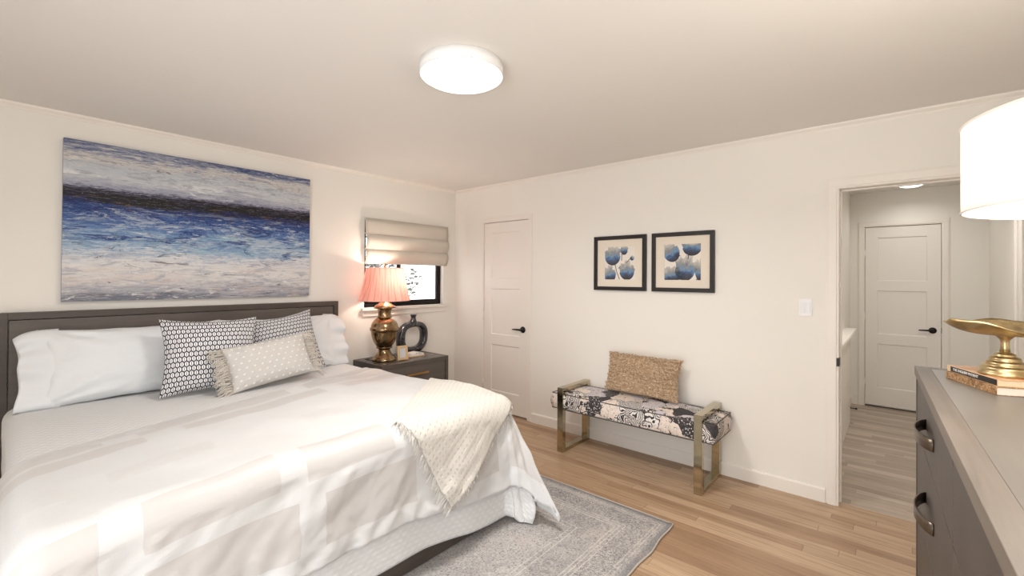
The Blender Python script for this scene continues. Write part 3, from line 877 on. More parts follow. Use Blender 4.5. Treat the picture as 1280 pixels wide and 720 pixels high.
# ------------------------------------------------------------------ painting above the bed
def painting_mat():
    g = G('seascape_paint'); u, v, _ = g.sep(g.coord('UV')); uvv = g.coord('UV')
    w1 = g.noise(g.mapping(uvv, (2.6, 9, 1)), 1, 7, .72, .8)
    w2 = g.noise(g.mapping(uvv, (9, 40, 1)), 1, 7, .78, .6)
    w3 = g.noise(g.mapping(uvv, (34, 130, 1), loc=(3, 7, 0)), 1, 6, .8)
    t = v + ((w1 - .5) * .24 + (w2 - .5) * .26) * (v - .70).abs().ss(.0, .10) + (w3 - .5) * .16
    c = g.ramp(t, [(0.0, S8(120, 122, 132)), (.05, S8(168, 165, 170)), (.12, S8(206, 202, 200)), (.20, S8(218, 214, 211)), (.29, S8(212, 212, 214)),
                   (.35, S8(150, 174, 196)), (.42, S8(120, 148, 184)), (.49, S8(92, 118, 166)), (.56, S8(70, 88, 134)), (.62, S8(62, 68, 100)), (.66, S8(56, 54, 64)),
                   (.705, S8(86, 84, 98)), (.73, S8(160, 162, 178)), (.80, S8(198, 200, 202)), (.86, S8(186, 192, 198)), (.92, S8(204, 198, 191)), (.955, S8(150, 154, 170)), (1.0, S8(84, 94, 126))])
    cl = g.noise(g.mapping(uvv, (2.4, 8, 1), loc=(31, 5, 0)), 1, 6, .7, 1.0)
    c = g.mix(cl.ss(.50, .62) * v.ss(.60, .48) * v.ss(.24, .36) * .75, c, S8(186, 198, 206))
    cl2 = g.noise(g.mapping(uvv, (3.2, 11, 1), loc=(12, 25, 0)), 1, 6, .72, 1.0)
    c = g.mix(cl2.ss(.52, .60) * v.ss(.63, .55) * v.ss(.34, .44) * .8, c, S8(70, 88, 140))
    c = g.mix(cl2.ss(.47, .38) * v.ss(.34, .24) * .7, c, S8(176, 176, 182))
    def streak(sx, sy, lx, ly, lo, hi, det=6, ro=.75, di=.5):
        m_ = (lo + hi) / 2
        return g.noise(g.mapping(uvv, (sx, sy, 1), loc=(lx, ly, 0)), 1, det, ro, di).ss(m_ - .017, m_ + .017)
    mid = v.ss(.64, .56) * v.ss(.20, .32)
    c = g.mix(streak(6, 30, 1, 2, .56, .64) * mid * .75, c, S8(206, 214, 216))
    c = g.mix(streak(4, 18, 11, 3, .55, .63) * mid * .85, c, S8(62, 78, 126))
    c = g.mix(streak(3.4, 16, 4, 13, .55, .64) * v.ss(.24, .34) * v.ss(.58, .44) * .7, c, S8(164, 196, 204))
    c = g.mix(streak(12, 70, 7, 5, .58, .64) * mid * .9, c, S8(222, 224, 222))
    c = g.mix(streak(11, 46, 15, 6, .60, .66) * v.ss(.28, .38) * v.ss(.74, .66) * .85, c, S8(46, 42, 52))
    c = g.mix(streak(5, 34, 1, 9, .44, .54) * (v + (w1 - .5) * .05 - .665).abs().ss(.055, .03) * .95, c, S8(44, 39, 43))
    c = g.mix(streak(8, 30, 8, 2, .57, .64) * (v - .635).abs().ss(.08, .03) * .8, c, S8(102, 84, 78))
    c = g.mix(streak(9, 26, 2, 5, .61, .66) * v.ss(.42, .34) * .85, c, S8(84, 74, 78))
    c = g.mix(streak(3.6, 10, 6, 1, .52, .62) * v.ss(.30, .20) * .3, c, S8(212, 190, 178))
    c = g.mix(streak(7, 40, 21, 4, .57, .64) * v.ss(.09, .03) * .7, c, S8(92, 92, 106))
    c = g.mix(streak(12, 50, 9, 9, .58, .65) * (v - .895).abs().ss(.07, .02) * .8, c, S8(112, 96, 94))
    c = g.mix(streak(4, 22, 17, 2, .54, .62) * (v - .84).abs().ss(.09, .03) * .6, c, S8(158, 168, 180))
    c = g.mix(streak(3, 14, 13, 8, .53, .63) * (v - .77).abs().ss(.06, .02) * .8, c, S8(226, 226, 226))
    c = g.mix(streak(6, 40, 3, 19, .55, .62) * (v - .735).abs().ss(.04, .01) * .7, c, S8(108, 108, 128))
    c = g.mix(streak(7, 18, 33, 7, .50, .62) * v.ss(.36, .28) * .55, c, S8(160, 164, 176))
    c = g.mix(streak(9, 30, 35, 9, .56, .62) * v.ss(.34, .28) * .8, c, S8(224, 221, 218))
    c = g.mix(streak(4, 9, 39, 4, .57, .63) * (v - .27).abs().ss(.09, .03) * u.ss(.55, .35) * .8, c, S8(94, 78, 76))
    c = g.mix(streak(8, 24, 41, 6, .54, .62) * v.ss(.74, .80) * .55, c, S8(150, 150, 158))
    c = g.mix(streak(14, 60, 43, 2, .57, .63) * v.ss(.74, .80) * .7, c, S8(226, 222, 216))
    c = g.mix(streak(16, 90, 45, 8, .53, .60) * mid * .6, c, S8(108, 130, 176))
    bl = g.noise(g.mapping(uvv, (5, 11, 1), loc=(51, 8, 0)), 1, 7, .78, 1.2)
    c = g.mix(bl.ss(.54, .60) * mid * .75, c, S8(176, 186, 198))
    c = g.mix(bl.ss(.44, .38) * mid * .7, c, S8(58, 64, 98))
    c = g.mix(bl.ss(.45, .38) * v.ss(.76, .82) * .5, c, S8(136, 140, 152))
    br = g.noise(g.mapping(uvv, (14, 240, 1), loc=(2, 8, 0)), 1, 3, .8)
    c = g.mix(br.ss(.50, .64) * .22, c, S8(70, 72, 84))
    c = g.mix(br.ss(.46, .34) * .22, c, S8(218, 218, 220))
    speck = g.noise(g.mapping(uvv, (110, 90, 1), loc=(5, 2, 0)), 1, 4, .8)
    c = g.mix(speck.ss(.64, .70) * .6, c, S8(70, 68, 78))
    c = g.mix(speck.ss(.37, .32) * .5, c, S8(226, 222, 218))
    tex = g.noise(g.mapping(uvv, (60, 120, 1)), 1, 5, .8)
    c = g.mix(tex.ss(.55, .75) * .25, c, S8(226, 224, 222))
    bc = g.nt.nodes.new('ShaderNodeBrightContrast'); g.put(bc.inputs[0], c); bc.inputs['Bright'].default_value = .015; bc.inputs['Contrast'].default_value = .16
    return g.bsdf(bc.outputs[0], .55, 0, g.bump(w3 + tex * .6, .35, .004))
pt = thing('wall_painting', 'large blue and white abstract seascape canvas above the headboard', 'painting', (-2.4895, -.004, 1.268))
bm = bmesh.new(); add_box(bm, (-.760, -.034, 0), (.760, 0, 1.009), .002)
obj('stretcher', bm, simple('canvas_edge', S8(150, 150, 158), .8), pt)
bm = bmesh.new(); add_grid(bm, lambda u, v: (-.760 + 1.52 * u, -.0362 - .0006 * math.sin(u * 40) * math.sin(v * 30), 1.009 * v), 20, 14)
cv = obj('canvas', bm, painting_mat(), pt)

# ------------------------------------------------------------------ framed flower prints
M_frame = simple('black_frame_wood', S8(32, 27, 26), .45)
M_mat = simple('picture_mount', S8(238, 226, 210), .9, var=.008)
M_paper = simple('print_paper', S8(240, 232, 222), .9, var=.02, vscale=5)
def petal_mat():
    g = G('ink_wash'); v = g.coord(); x, y, z = g.sep(g.coord('UV'))
    n = g.noise(v, 16, 5, .65, 1.0); n2 = g.noise(v, 40, 4, .6)
    f = y * .95 + (n - .5) * .75 + .02
    c = g.ramp(f, [(.08, S8(56, 58, 68)), (.24, S8(70, 78, 98)), (.36, S8(78, 108, 152)), (.46, S8(120, 156, 186)), (.58, S8(140, 146, 152)), (.72, S8(178, 176, 172)), (.9, S8(206, 201, 194))])
    c = g.mix(n2.ss(.55, .7) * .35, c, S8(60, 66, 84))
    return g.bsdf(c, .9)
M_petal = petal_mat(); M_stem = simple('ink_stem', S8(70, 70, 76), .9)
def flower_print(name, label, y0, y1, z0, z1, blooms, stems):
    """hangs on the bench wall; local x runs right along the wall (-Y), local y up, local z out of the wall"""
    o = thing(name, label, 'framed print', (0, 0, 0), group='framed flower prints')
    yc = (y0 + y1) / 2; W, Hh = y1 - y0, z1 - z0
    o.matrix_world = frame_mat(Vector((-.002, yc, (z0 + z1) / 2)), (0, -1, 0), (0, 0, 1))
    a, b, fw = W / 2, Hh / 2, .032
    bm = bmesh.new()
    for lo, hi in (((-a, -b, 0), (-a + fw, b, .026)), ((a - fw, -b, 0), (a, b, .026)), ((-a + fw, -b, 0), (a - fw, -b + fw, .026)), ((-a + fw, b - fw, 0), (a - fw, b, .026))):
        add_box(bm, lo, hi, .002)
    obj('frame', bm, M_frame, o)
    bm = bmesh.new(); q = .142
    for lo, hi in (((-a + fw, -b + fw, .004), (-q, b - fw, .012)), ((q, -b + fw, .004), (a - fw, b - fw, .012)), ((-q, -b + fw, .004), (q, -q, .012)), ((-q, q, .004), (q, b - fw, .012))):
        add_box(bm, lo, hi)
    obj('mount', bm, M_mat, o)
    bm = bmesh.new(); add_box(bm, (-q, -q, .004), (q, q, .007))
    pr = obj('print', bm, M_paper, o)
    bm = bmesh.new(); rr = random.Random(hash(name) % 97 + int(y0 * 100))
    for (cx, cy, rw, rh, rot) in blooms:
        n = 96; pts = []; rw *= .93; rh *= .95
        ph = rr.uniform(0, 6)
        for k in range(n):
            t = 2 * PI * k / n
            ruff = 1 + (.13 * math.sin(5 * t + ph) + .09 * math.sin(11 * t + ph * 2) + .05 * math.sin(23 * t)) * sstep(-.5, .6, math.sin(t))
            X_, Y_ = rw * math.cos(t) * ruff, rh * math.sin(t) * ruff
            c_, s_ = math.cos(rot), math.sin(rot)
            pts.append((cx + X_ * c_ - Y_ * s_, cy + X_ * s_ + Y_ * c_, .5 + .5 * math.sin(t)))
        pts = [(clamp(px, -q + .001, q - .001), clamp(py, -q + .001, q - .001), w) for px, py, w in pts]
        vs = [(px, py, .0072) for px, py, w in pts] + [(clamp(cx, -q, q), clamp(cy, -q, q), .0072)]
        add_raw(bm, vs, [(k, (k + 1) % n, n) for k in range(n)], [(0, w) for _, _, w in pts] + [(0, .5)])
    obj('painted_petals', bm, M_petal, pr)
    for pl in stems:
        bm = bmesh.new(); add_tube(bm, [(clamp(px, -q + .002, q - .002), clamp(py, -q + .002, q - .002), .0073) for px, py in pl], .003, 6, flat=.12)
        obj('painted_stem', bm, M_stem, pr)
    bm = bmesh.new(); add_box(bm, (-a + fw, -b + fw, .0135), (a - fw, b - fw, .0150)); obj('glazing', bm, M_glass, o)
flower_print('framed_print', 'left black framed print with a full poppy bloom above two lower blue blooms', -2.348, -1.862, 1.334, 1.804,
             [(-.068, .068, .082, .092, 0), (.042, .112, .036, .045, -.1), (.066, -.065, .074, .085, .1), (-.095, -.095, .062, .075, .2), (.115, .04, .02, .022, -.6)],
             [[(-.045, .0), (-.03, -.07), (.0, -.14)], [(.02, .09), (.018, .02)], [(.062, .0), (.09, .03), (.11, .05)]])
flower_print('framed_print', 'right black framed print with a large blue bloom below two cropped ones', -2.882, -2.397, 1.334, 1.804,
             [(-.088, .080, .070, .085, .4), (.075, .118, .080, .075, 0), (-.085, -.10, .085, .07, .1), (.025, -.05, .085, .105, -.2), (.138, -.07, .045, .095, .1)],
             [[(.05, .07), (.045, .02)], [(-.03, .06), (-.015, .045)], [(.05, -.11), (.055, -.142)], [(.12, -.13), (.105, -.142)]])

# light switch
sw = thing('light_switch', 'white double light switch plate beside the open doorway', 'light switch', (0, -3.452, 1.252))
bm = bmesh.new(); add_box(bm, (-.006, -.0365, -.058), (0, .0365, .058), .003); obj('plate', bm, simple('switch_plastic', S8(244, 242, 240), .35), sw)
M_switch = simple('switch_rocker', S8(236, 236, 238), .3)
for s in (-1, 1):
    bm = bmesh.new(); add_box(bm, (-.010, s * .016 - .0125, -.034), (-.006, s * .016 + .0125, .034), .002); obj('rocker', bm, M_switch, sw)

# ------------------------------------------------------------------ ceiling lights
def emit_mat(name, color, strength):
    g = G(name); n = g.nt.nodes.new('ShaderNodeEmission'); n.inputs[0].default_value = color; n.inputs[1].default_value = strength
    g.nt.links.new(n.outputs[0], g.out.inputs[0]); return g.m
def ceiling_lamp(label, x, y, r, power, color, strength, rim, spread=160):
    o = thing('ceiling_light', label, 'ceiling light', (x, y, H))
    bm = bmesh.new(); add_lathe(bm, [(.0, 0), (r, 0), (r, -rim), (r - .004, -rim - .002), (r - .004, -.004), (.0, -.004)], 96, cap=False)
    obj('housing', bm, simple('lamp_housing', S8(244, 243, 242), .4), o)
    bm = bmesh.new(); add_lathe(bm, [(r - .004, -rim + .004), (r - .004, -rim - .002), (r - .02, -rim - .012), (r * .6, -rim - .020), (.0, -rim - .022)], 96, cap=False)
    obj('diffuser', bm, emit_mat('lamp_diffuser', color, strength), o)
    d = bpy.data.lights.new('ceiling_light_glow', 'AREA'); d.shape = 'DISK'; d.size = r * 2; d.energy = power; d.color = color[:3]; d.spread = math.radians(spread)
    l = bpy.data.objects.new('ceiling_light_glow', d); COL.objects.link(l); l.parent = o; l.location = (0, 0, -rim - .03)
    return o
ceiling_lamp('round white flush ceiling light over the bedroom', -2.085, -2.345, .197, 26, (1, .965, .925, 1), 3.0, .05)
ceiling_lamp('round flush ceiling light at the far end of the hallway', 2.62, -4.025, .105, 1.8, (1, .98, .95, 1), 3.0, .02, 150)
ceiling_lamp('added round ceiling light, out of view in the hallway just past the doorway', 1.15, -4.06, .105, 9.3, (1, .98, .95, 1), 3.0, .02, 160)  # added out of view to light the hall's end wall and floor

# ------------------------------------------------------------------ nightstand and what stands on it
ns = thing('nightstand', 'dark charcoal two drawer nightstand by the bed', 'nightstand', (-.905, -.25, 0))
M_ns = wood_mat('nightstand_wood', S8(76, 68, 63), S8(94, 86, 80), 0, .35)
M_nstop = wood_mat('nightstand_top', S8(78, 71, 66), S8(92, 84, 78), 0, .25)
M_drawer = wood_mat('drawer_front', S8(86, 79, 75), S8(102, 94, 89), 0, .4)
M_brass = simple('brushed_brass', S8(196, 158, 100), .3, 1.0, var=.1)
a0, a1, b0, b1 = -.385, .385, -.238, .238
bm = B(((a0, b0, .10), (a0 + .035, b1, .65)), ((a1 - .035, b0, .10), (a1, b1, .65)), ((a0 + .035, b0 + .0325, .612), (a1 - .035, b1 - .0205, .639)), ((a0 + .035, b0, .10), (a1 - .035, b1, .135)), ((a0 + .035, b1 - .02, .135), (a1 - .035, b1, .612)), bev=.002)
add_box(bm, (a0 + .035, b0, .612), (a1 - .035, b0 + .032, .65), .002); add_box(bm, (a0 + .035, b1 - .02, .612), (a1 - .035, b1, .65), .002)
obj('cabinet', bm, M_ns, ns)
bm = B(((a0 + .037, b0 + .034, .640), (a1 - .037, b1 - .022, .6485)), bev=.001); obj('top_panel', bm, M_nstop, ns)
for za, zb in ((.386, .6105), (.138, .382)):
    bm = B(((a0 + .039, b0 + .006, za), (a1 - .039, b0 + .03, zb)), bev=.002); dr = obj('drawer', bm, M_drawer, ns)
    zc = (za + zb) / 2 + .03
    bm = bmesh.new(); add_box(bm, (-.125, b0 - .020, zc - .009), (.125, b0 - .012, zc + .009), .002)
    for xs in (-.11, .11): add_box(bm, (xs - .006, b0 - .014, zc - .006), (xs + .006, b0 + .008, zc + .006))
    h_ = obj('drawer_handle', bm, M_brass, dr); h_['label'] = 'flat brass bar handle'
for xs in (a0 + .01, a1 - .06):
    for ys in (b0 + .01, b1 - .06):
        bm = B(((xs, ys, 0), (xs + .05, ys + .05, .10)), bev=.003); obj('leg', bm, M_ns, ns)

# brass urn lamp
def brass_mat():
    g = G('aged_brass'); v = g.coord(); n = g.noise(v, 9, 4, .6, .4)
    c = g.mix(n.ss(.35, .7), S8(124, 102, 74), S8(182, 158, 122))
    return g.bsdf(c, n * .15 + .14, 1.0, g.bump(g.noise(v, 60, 3), .03, .002))
M_abrass = brass_mat()
def pleat_mat():
    g = G('pink_pleated_silk'); u, v, _ = g.sep(g.coord('UV'))
    n = g.noise(g.mapping(g.coord('UV'), (160, 3, 1)), 1, 4, .6)
    c = g.mix(n, S8(228, 164, 150), S8(246, 200, 188))
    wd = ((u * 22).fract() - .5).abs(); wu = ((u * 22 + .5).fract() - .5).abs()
    fold = (wd.lt(v * .16)).max(wu.lt((1 - v) * .13))        # painted shade of doubled pleats, as darker wedges
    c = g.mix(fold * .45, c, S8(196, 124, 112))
    g.bsdf(c, .7, 0, g.bump(n, .3, .004), Sheen_Weight=.3); p = g.p
    t = g.nt.nodes.new('ShaderNodeBsdfTranslucent'); g.put(t.inputs[0], c)
    mx = g.nt.nodes.new('ShaderNodeMixShader'); mx.inputs[0].default_value = .32
    g.nt.links.new(p.outputs[0], mx.inputs[1]); g.nt.links.new(t.outputs[0], mx.inputs[2]); g.nt.links.new(mx.outputs[0], g.out.inputs[0])
    return g.m
LX, LY, LZ = -1.108, -.248, .6495
lamp = thing('table_lamp', 'brass urn table lamp with pleated pink shade on the nightstand', 'table lamp', (LX, LY, LZ))
bm = bmesh.new()
add_lathe(bm, [(.0, 0), (.108, 0), (.110, .010), (.108, .022), (.098, .028), (.096, .038), (.088, .044), (.070, .062), (.058, .085), (.053, .105), (.056, .112), (.072, .118), (.075, .126), (.070, .134), (.0, .134)], 56, cap=False)
obj('foot', bm, M_abrass, lamp)
bm = bmesh.new()
add_lathe(bm, [(.0, .132), (.068, .134), (.082, .150), (.100, .182), (.114, .222), (.122, .262), (.124, .280), (.130, .284), (.133, .292), (.133, .304), (.130, .312), (.124, .316), (.121, .336), (.112, .358), (.096, .380), (.076, .396), (.064, .404), (.0, .404)], 64, cap=False)
for k in range(2):       # slim side handles
    s = (-1, 1)[k]
    add_tube(bm, [(.10 * math.cos(.6 + PI * k), .10 * math.sin(.6 + PI * k), .20), (.125 * math.cos(.6 + PI * k), .125 * math.sin(.6 + PI * k), .205), (.142 * math.cos(.6 + PI * k), .142 * math.sin(.6 + PI * k), .24), (.134 * math.cos(.6 + PI * k), .134 * math.sin(.6 + PI * k), .285)], .006, 8)
obj('urn', bm, M_abrass, lamp)
bm = bmesh.new()
add_lathe(bm, [(.0, .402), (.066, .404), (.066, .412), (.060, .418), (.058, .470), (.064, .476), (.066, .484), (.096, .490), (.100, .498), (.098, .508), (.080, .520), (.050, .540), (.030, .552), (.018, .558), (.014, .575), (.012, .60), (.016, .605), (.016, .618), (.011, .622), (.011, .70), (.0, .70)], 56, cap=False)
obj('neck', bm, M_abrass, lamp)
sh = bmesh.new(); NP = 34
def sh_pt(u, v):
    a = 2 * PI * u
    r = .232 + (.168 - .232) * v
    bell = -.010 * math.sin(PI * v)
    pleat = .0035 * math.sin(a * NP * 3) + .006 * math.sin(a * 11) * math.sin(PI * v) + .004 * math.sin(a * 17 + v * 6)
    return ((r + bell + pleat) * math.cos(a), (r + bell + pleat) * math.sin(a), .565 + .305 * v)
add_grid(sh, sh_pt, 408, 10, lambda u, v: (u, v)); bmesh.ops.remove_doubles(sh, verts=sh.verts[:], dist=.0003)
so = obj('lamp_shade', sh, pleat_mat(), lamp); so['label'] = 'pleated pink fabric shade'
bm = bmesh.new()
bm.free(); M_pipe = simple('pink_piping', S8(238, 190, 178), .7)
for r_, z_ in ((.233, .566), (.169, .869)):
    bm = bmesh.new(); add_tube(bm, [(r_ * math.cos(2 * PI * k / 72), r_ * math.sin(2 * PI * k / 72), z_) for k in range(72)], .004, 6, True)
    obj('shade_piping', bm, M_pipe, so)
bm = bmesh.new()
for k in range(3):
    a = 2 * PI * k / 3; add_tube(bm, [(.008 * math.cos(a), .008 * math.sin(a), .855), (.167 * math.cos(a), .167 * math.sin(a), .862)], .002, 6)
add_tube(bm, [(.03, 0, .66), (.055, 0, .74), (.03, 0, .84), (0, 0, .855)], .002, 6); add_tube(bm, [(-.03, 0, .66), (-.055, 0, .74), (-.03, 0, .84), (0, 0, .855)], .002, 6)
add_tube(bm, [(-.03, 0, .66), (.03, 0, .66)], .003, 6)
obj('harp', bm, M_brass, lamp)
bm = bmesh.new(); add_lathe(bm, [(.0, .852), (.008, .855), (.006, .868), (.010, .874), (.013, .884), (.009, .896), (.0, .900)], 20, cap=False); obj('finial', bm, M_brass, lamp)
bm = bmesh.new(); add_lathe(bm, [(.0, .70), (.013, .70), (.014, .725), (.028, .75), (.030, .775), (.02, .80), (.0, .808)], 24, cap=False)
obj('bulb', bm, emit_mat('bulb_glow', (1, .78, .52, 1), 6.0), lamp)
d = bpy.data.lights.new('table_lamp_glow', 'POINT'); d.energy = 10; d.color = (1, .90, .78); d.shadow_soft_size = .03
l = bpy.data.objects.new('table_lamp_glow', d); COL.objects.link(l); l.parent = lamp; l.location = (0.045, 0, .77)
bm = bmesh.new()
add_tube(bm, [(-.09, .03, .006), (-.13, .06, .012), (-.150, .09, .02), (-.135, .115, .014), (-.10, .13, .006), (-.06, .16, .004), (-.05, .21, .004)], .003, 6)
obj('power_cord', bm, M_black, lamp)

# ring vase
def vase_mat():
    g = G('black_glaze'); v = g.coord(); n = g.noise(v, 45, 4, .6)
    return g.bsdf(g.mix(n, S8(24, 24, 27), S8(52, 52, 58)), .14, 0, g.bump(n + g.noise(v, 130, 3) * .5, .35, .004), Coat_Weight=.5)
M_vase = vase_mat()
va = thing('ring_vase', 'glossy black ring shaped vase with a short neck behind the picture frame', 'vase', (-.695, -.125, .6495), rz=.06)
bm = bmesh.new(); vs, fs = [], []
n1, n2 = 96, 28
for i in range(n1):
    t = 2 * PI * i / n1; c, s = math.cos(t), math.sin(t)
    p = 2.5
    k = (abs(c) ** p + abs(s) ** p) ** (-1 / p)
    kin = (abs(c) ** 2.7 + abs(s) ** 2.7) ** (-1 / 2.7)
    lean = .012 * s
    oR = Vector((.192 * k * c + lean, .166 * k * s)); iR = Vector((.118 * kin * c + .004, .100 * kin * s + .006))
    mid = (oR + iR) / 2; half = (oR - iR) / 2
    for j in range(n2):
        w = 2 * PI * j / n2
        rr_ = abs(math.cos(w)) ** .8 * (1 if math.cos(w) >= 0 else -1)
        dd = .046 * math.copysign(abs(math.sin(w)) ** .8, math.sin(w)) * (.85 + .15 * (1 - rr_))
        q = mid + half * rr_
        vs.append((q.x, dd, .166 + q.y))
for i in range(n1):
    for j in range(n2):
        i2, j2 = (i + 1) % n1, (j + 1) % n2
        fs.append((i * n2 + j, i2 * n2 + j, i2 * n2 + j2, i * n2 + j2))
add_raw(bm, vs, fs)
obj('ring_body', bm, M_vase, va)
bm = bmesh.new(); add_lathe(bm, [(.052, .300), (.046, .318), (.032, .338), (.025, .355), (.024, .372), (.030, .390), (.036, .396), (.034, .399), (.027, .396), (.020, .375), (.018, .34), (.0, .335)], 32, (.012, 0, 0), cap=False)
obj('vase_neck', bm, M_vase, va)

# small photo frame
pf = thing('photo_frame', 'small pale gold picture frame beside the brass lamp', 'picture frame', (-.985, -.372, .6495), rz=-.12)
M_pf = simple('champagne_frame', S8(214, 184, 142), .45, .35, var=.15, vscale=40)
tilt = Matrix.Rotation(-.16, 4, 'X')
bm = bmesh.new()
w_, h_ = .054, .135
for lo, hi in (((-w_, -.006, 0), (-w_ + .022, .008, h_)), ((w_ - .022, -.006, 0), (w_, .008, h_)), ((-w_ + .02, -.006, 0), (w_ - .02, .008, .024)), ((-w_ + .02, -.006, h_ - .024), (w_ - .02, .008, h_))): add_box(bm, lo, hi, .004)
for xs in (-w_ + .006, w_ - .006):
    for zs in (.006, h_ - .006): add_box(bm, (xs - .010, -.010, zs - .006), (xs + .010, .004, zs + .008), .004)
bm.transform(tilt); bm.transform(Matrix.Translation((0, -.004, .002))); obj('frame', bm, M_pf, pf)
bm = B(((-w_ + .02, .000, .022), (w_ - .02, .003, h_ - .022))); bm.transform(tilt); bm.transform(Matrix.Translation((0, -.004, .002))); obj('photo_insert', bm, simple('grey_insert', S8(206, 204, 206), .5), pf)
bm = bmesh.new(); add_tube(bm, [(0, .018, .085), (0, .062, .004)], .004, 6); obj('easel_leg', bm, M_pf, pf)

# white marble trinket box
tb_ = thing('trinket_box', 'small white box with gold base in front of the black ring vase', 'box', (-.775, -.268, .6495), rz=.0)
bm = bmesh.new(); add_box(bm, (-.088, -.055, 0), (.088, .055, .010), .002); obj('base', bm, M_pf, tb_)
g = G('white_marble'); nn = g.noise(g.coord(), 14, 5, .6, 2.0)
M_marb = g.bsdf(g.mix((nn - .5).abs().ss(.03, .0) * .7, S8(238, 232, 226), S8(90, 84, 80)), .3)
bm = bmesh.new(); add_prism(bm, [(-.080, .010), (.082, .010), (.080, .030), (.03, .041), (-.03, .038), (-.078, .034)], -.05, .05, 'y'); obj('lid', bm, M_marb, tb_)

# ------------------------------------------------------------------ bench
def bench_fabric():
    g = G('floral_ink_fabric'); v = g.coord()
    wv = g.noise(v, 5, 3, .5, color=True)
    vm = g.nt.nodes.new('ShaderNodeVectorMath'); vm.operation = 'MULTIPLY_ADD'
    g.put(vm.inputs[0], wv); vm.inputs[1].default_value = (.24, .24, .24); g.put(vm.inputs[2], v)
    vv = vm.outputs[0]
    cellc = g.voronoi(vv, 7.0, 'F1', 'Color'); cr, cg, cb = g.sep(cellc)
    d = g.voronoi(vv, 7.0, 'F1')
    e = g.voronoi(vv, 7.0, 'DISTANCE_TO_EDGE')
    x, y, z = g.sep(vv)
    stripes = ((d * 85).sin()).gt(-.1)
    tiny = g.voronoi(v, 75, 'F1').lt(.30)
    fleck = g.noise(v, 140, 3, .7).gt(.52)
    cream, ink, grey, lilac = S8(232, 218, 206), S8(54, 51, 54), S8(128, 122, 122), S8(206, 200, 204)
    c = g.mix(cr.lt(.5), cream, S8(228, 214, 203))
    c = g.mix(cg.gt(.62), c, lilac)
    c = g.mix(cr.gt(.66) * d.gt(.0), c, g.mix(stripes, ink, S8(234, 228, 222)))
    c = g.mix(cb.gt(.88), c, g.mix(tiny * e.gt(.02), ink, S8(226, 220, 214)))
    c = g.mix(cr.lt(.10), c, g.mix(fleck, ink, grey))
    c = g.mix(cg.lt(.17) * e.gt(.03), c, S8(58, 56, 60))
    leaf = g.noise(v, 15, 3, .5, 1.2)
    c = g.mix(leaf.gt(.635), c, S8(62, 58, 60))
    c = g.mix((leaf - .57).abs().lt(.007), c, S8(96, 90, 90))
    c = g.mix((leaf - .42).abs().lt(.005), c, S8(110, 104, 104))
    return g.bsdf(c, .85, 0, g.bump(g.noise(v, 400, 2), .2, .002))
M_bench = bench_fabric()
def bench_metal():
    g = G('champagne_metal'); v = g.coord(); n = g.noise(v, 12, 3)
    return g.bsdf(g.mix(n, S8(176, 166, 140), S8(198, 188, 162)), n * .08 + .07, 1.0)
M_bmetal = bench_metal()
be = thing('bench', 'upholstered bench with black and cream floral seat and gold square legs', 'bench', (-.245, -2.36, 0))
bx0, bx1 = -.215, .215
for s, yc in ((1, .555), (-1, -.550)):
    ya, yb = yc - .027, yc + .027; w = .045
    bm = bmesh.new()
    for lo, hi in (((bx0, ya, 0), (bx0 + w, yb, .53)), ((bx1 - w, ya, 0), (bx1, yb, .53)), ((bx0 + w, ya, 0), (bx1 - w, yb, .03)), ((bx0 + w, ya, .53 - .03), (bx1 - w, yb, .53))): add_box(bm, lo, hi, .0015)
    obj('leg_frame', bm, M_bmetal, be)
# box cushion with rounded sides
bm = bmesh.new()
sx_, sy_, sz0, sz1 = .196, .645, .345, .492
nu, nv = 72, 36
def cush_pt(u, v, side):
    a, b = 2 * u - 1, 2 * v - 1
    crown = (1 - abs(a) ** 4) * (1 - abs(b) ** 4)
    z = (sz1 - .016 + .020 * crown) if side > 0 else (sz0 + .008 - .006 * crown)
    return (sx_ * b * (1 - .02 * (1 - abs(b))), sy_ * a, z + .002 * fbm(a * 6, b * 3, side))
add_grid(bm, lambda u, v: cush_pt(u, v, 1), nu, nv); add_grid(bm, lambda u, v: cush_pt(u, v, -1), nu, nv)
def ring(k):
    k = k % 1.0 * 4; i = int(k); t = k - i
    return [(t, 0), (1, t), (1 - t, 1), (0, 1 - t)][i % 4]
def side_pt(u, v):
    if abs(u - 1) < 1e-9: u = 0
    a, b = ring(u); p, q = Vector(cush_pt(a, b, 1)), Vector(cush_pt(a, b, -1))
    r = q.lerp(p, v); bul = .014 * math.sin(PI * v)
    aa, bb = 2 * a - 1, 2 * b - 1
    if abs(abs(aa) - 1) < 1e-6: r.y += math.copysign(bul, aa)
    if abs(abs(bb) - 1) < 1e-6: r.x += math.copysign(bul * .7, bb)
    return r
add_grid(bm, side_pt, 144, 10); bmesh.ops.remove_doubles(bm, verts=bm.verts[:], dist=.0008)
seat = obj('seat_cushion', bm, M_bench, be)
bm = bmesh.new()
for side in (1, -1):
    pts = [Vector(cush_pt(*ring(k / 120), side)) for k in range(120)]
    add_tube(bm, pts, .004, 6, True)
pp = obj('piping', bm, simple('dark_piping', S8(92, 84, 82), .8), seat)
bm = bmesh.new(); add_box(bm, (bx0 + .05, -.53, .335), (bx1 - .05, .53, .35), .002); obj('seat_board', bm, M_black, be)

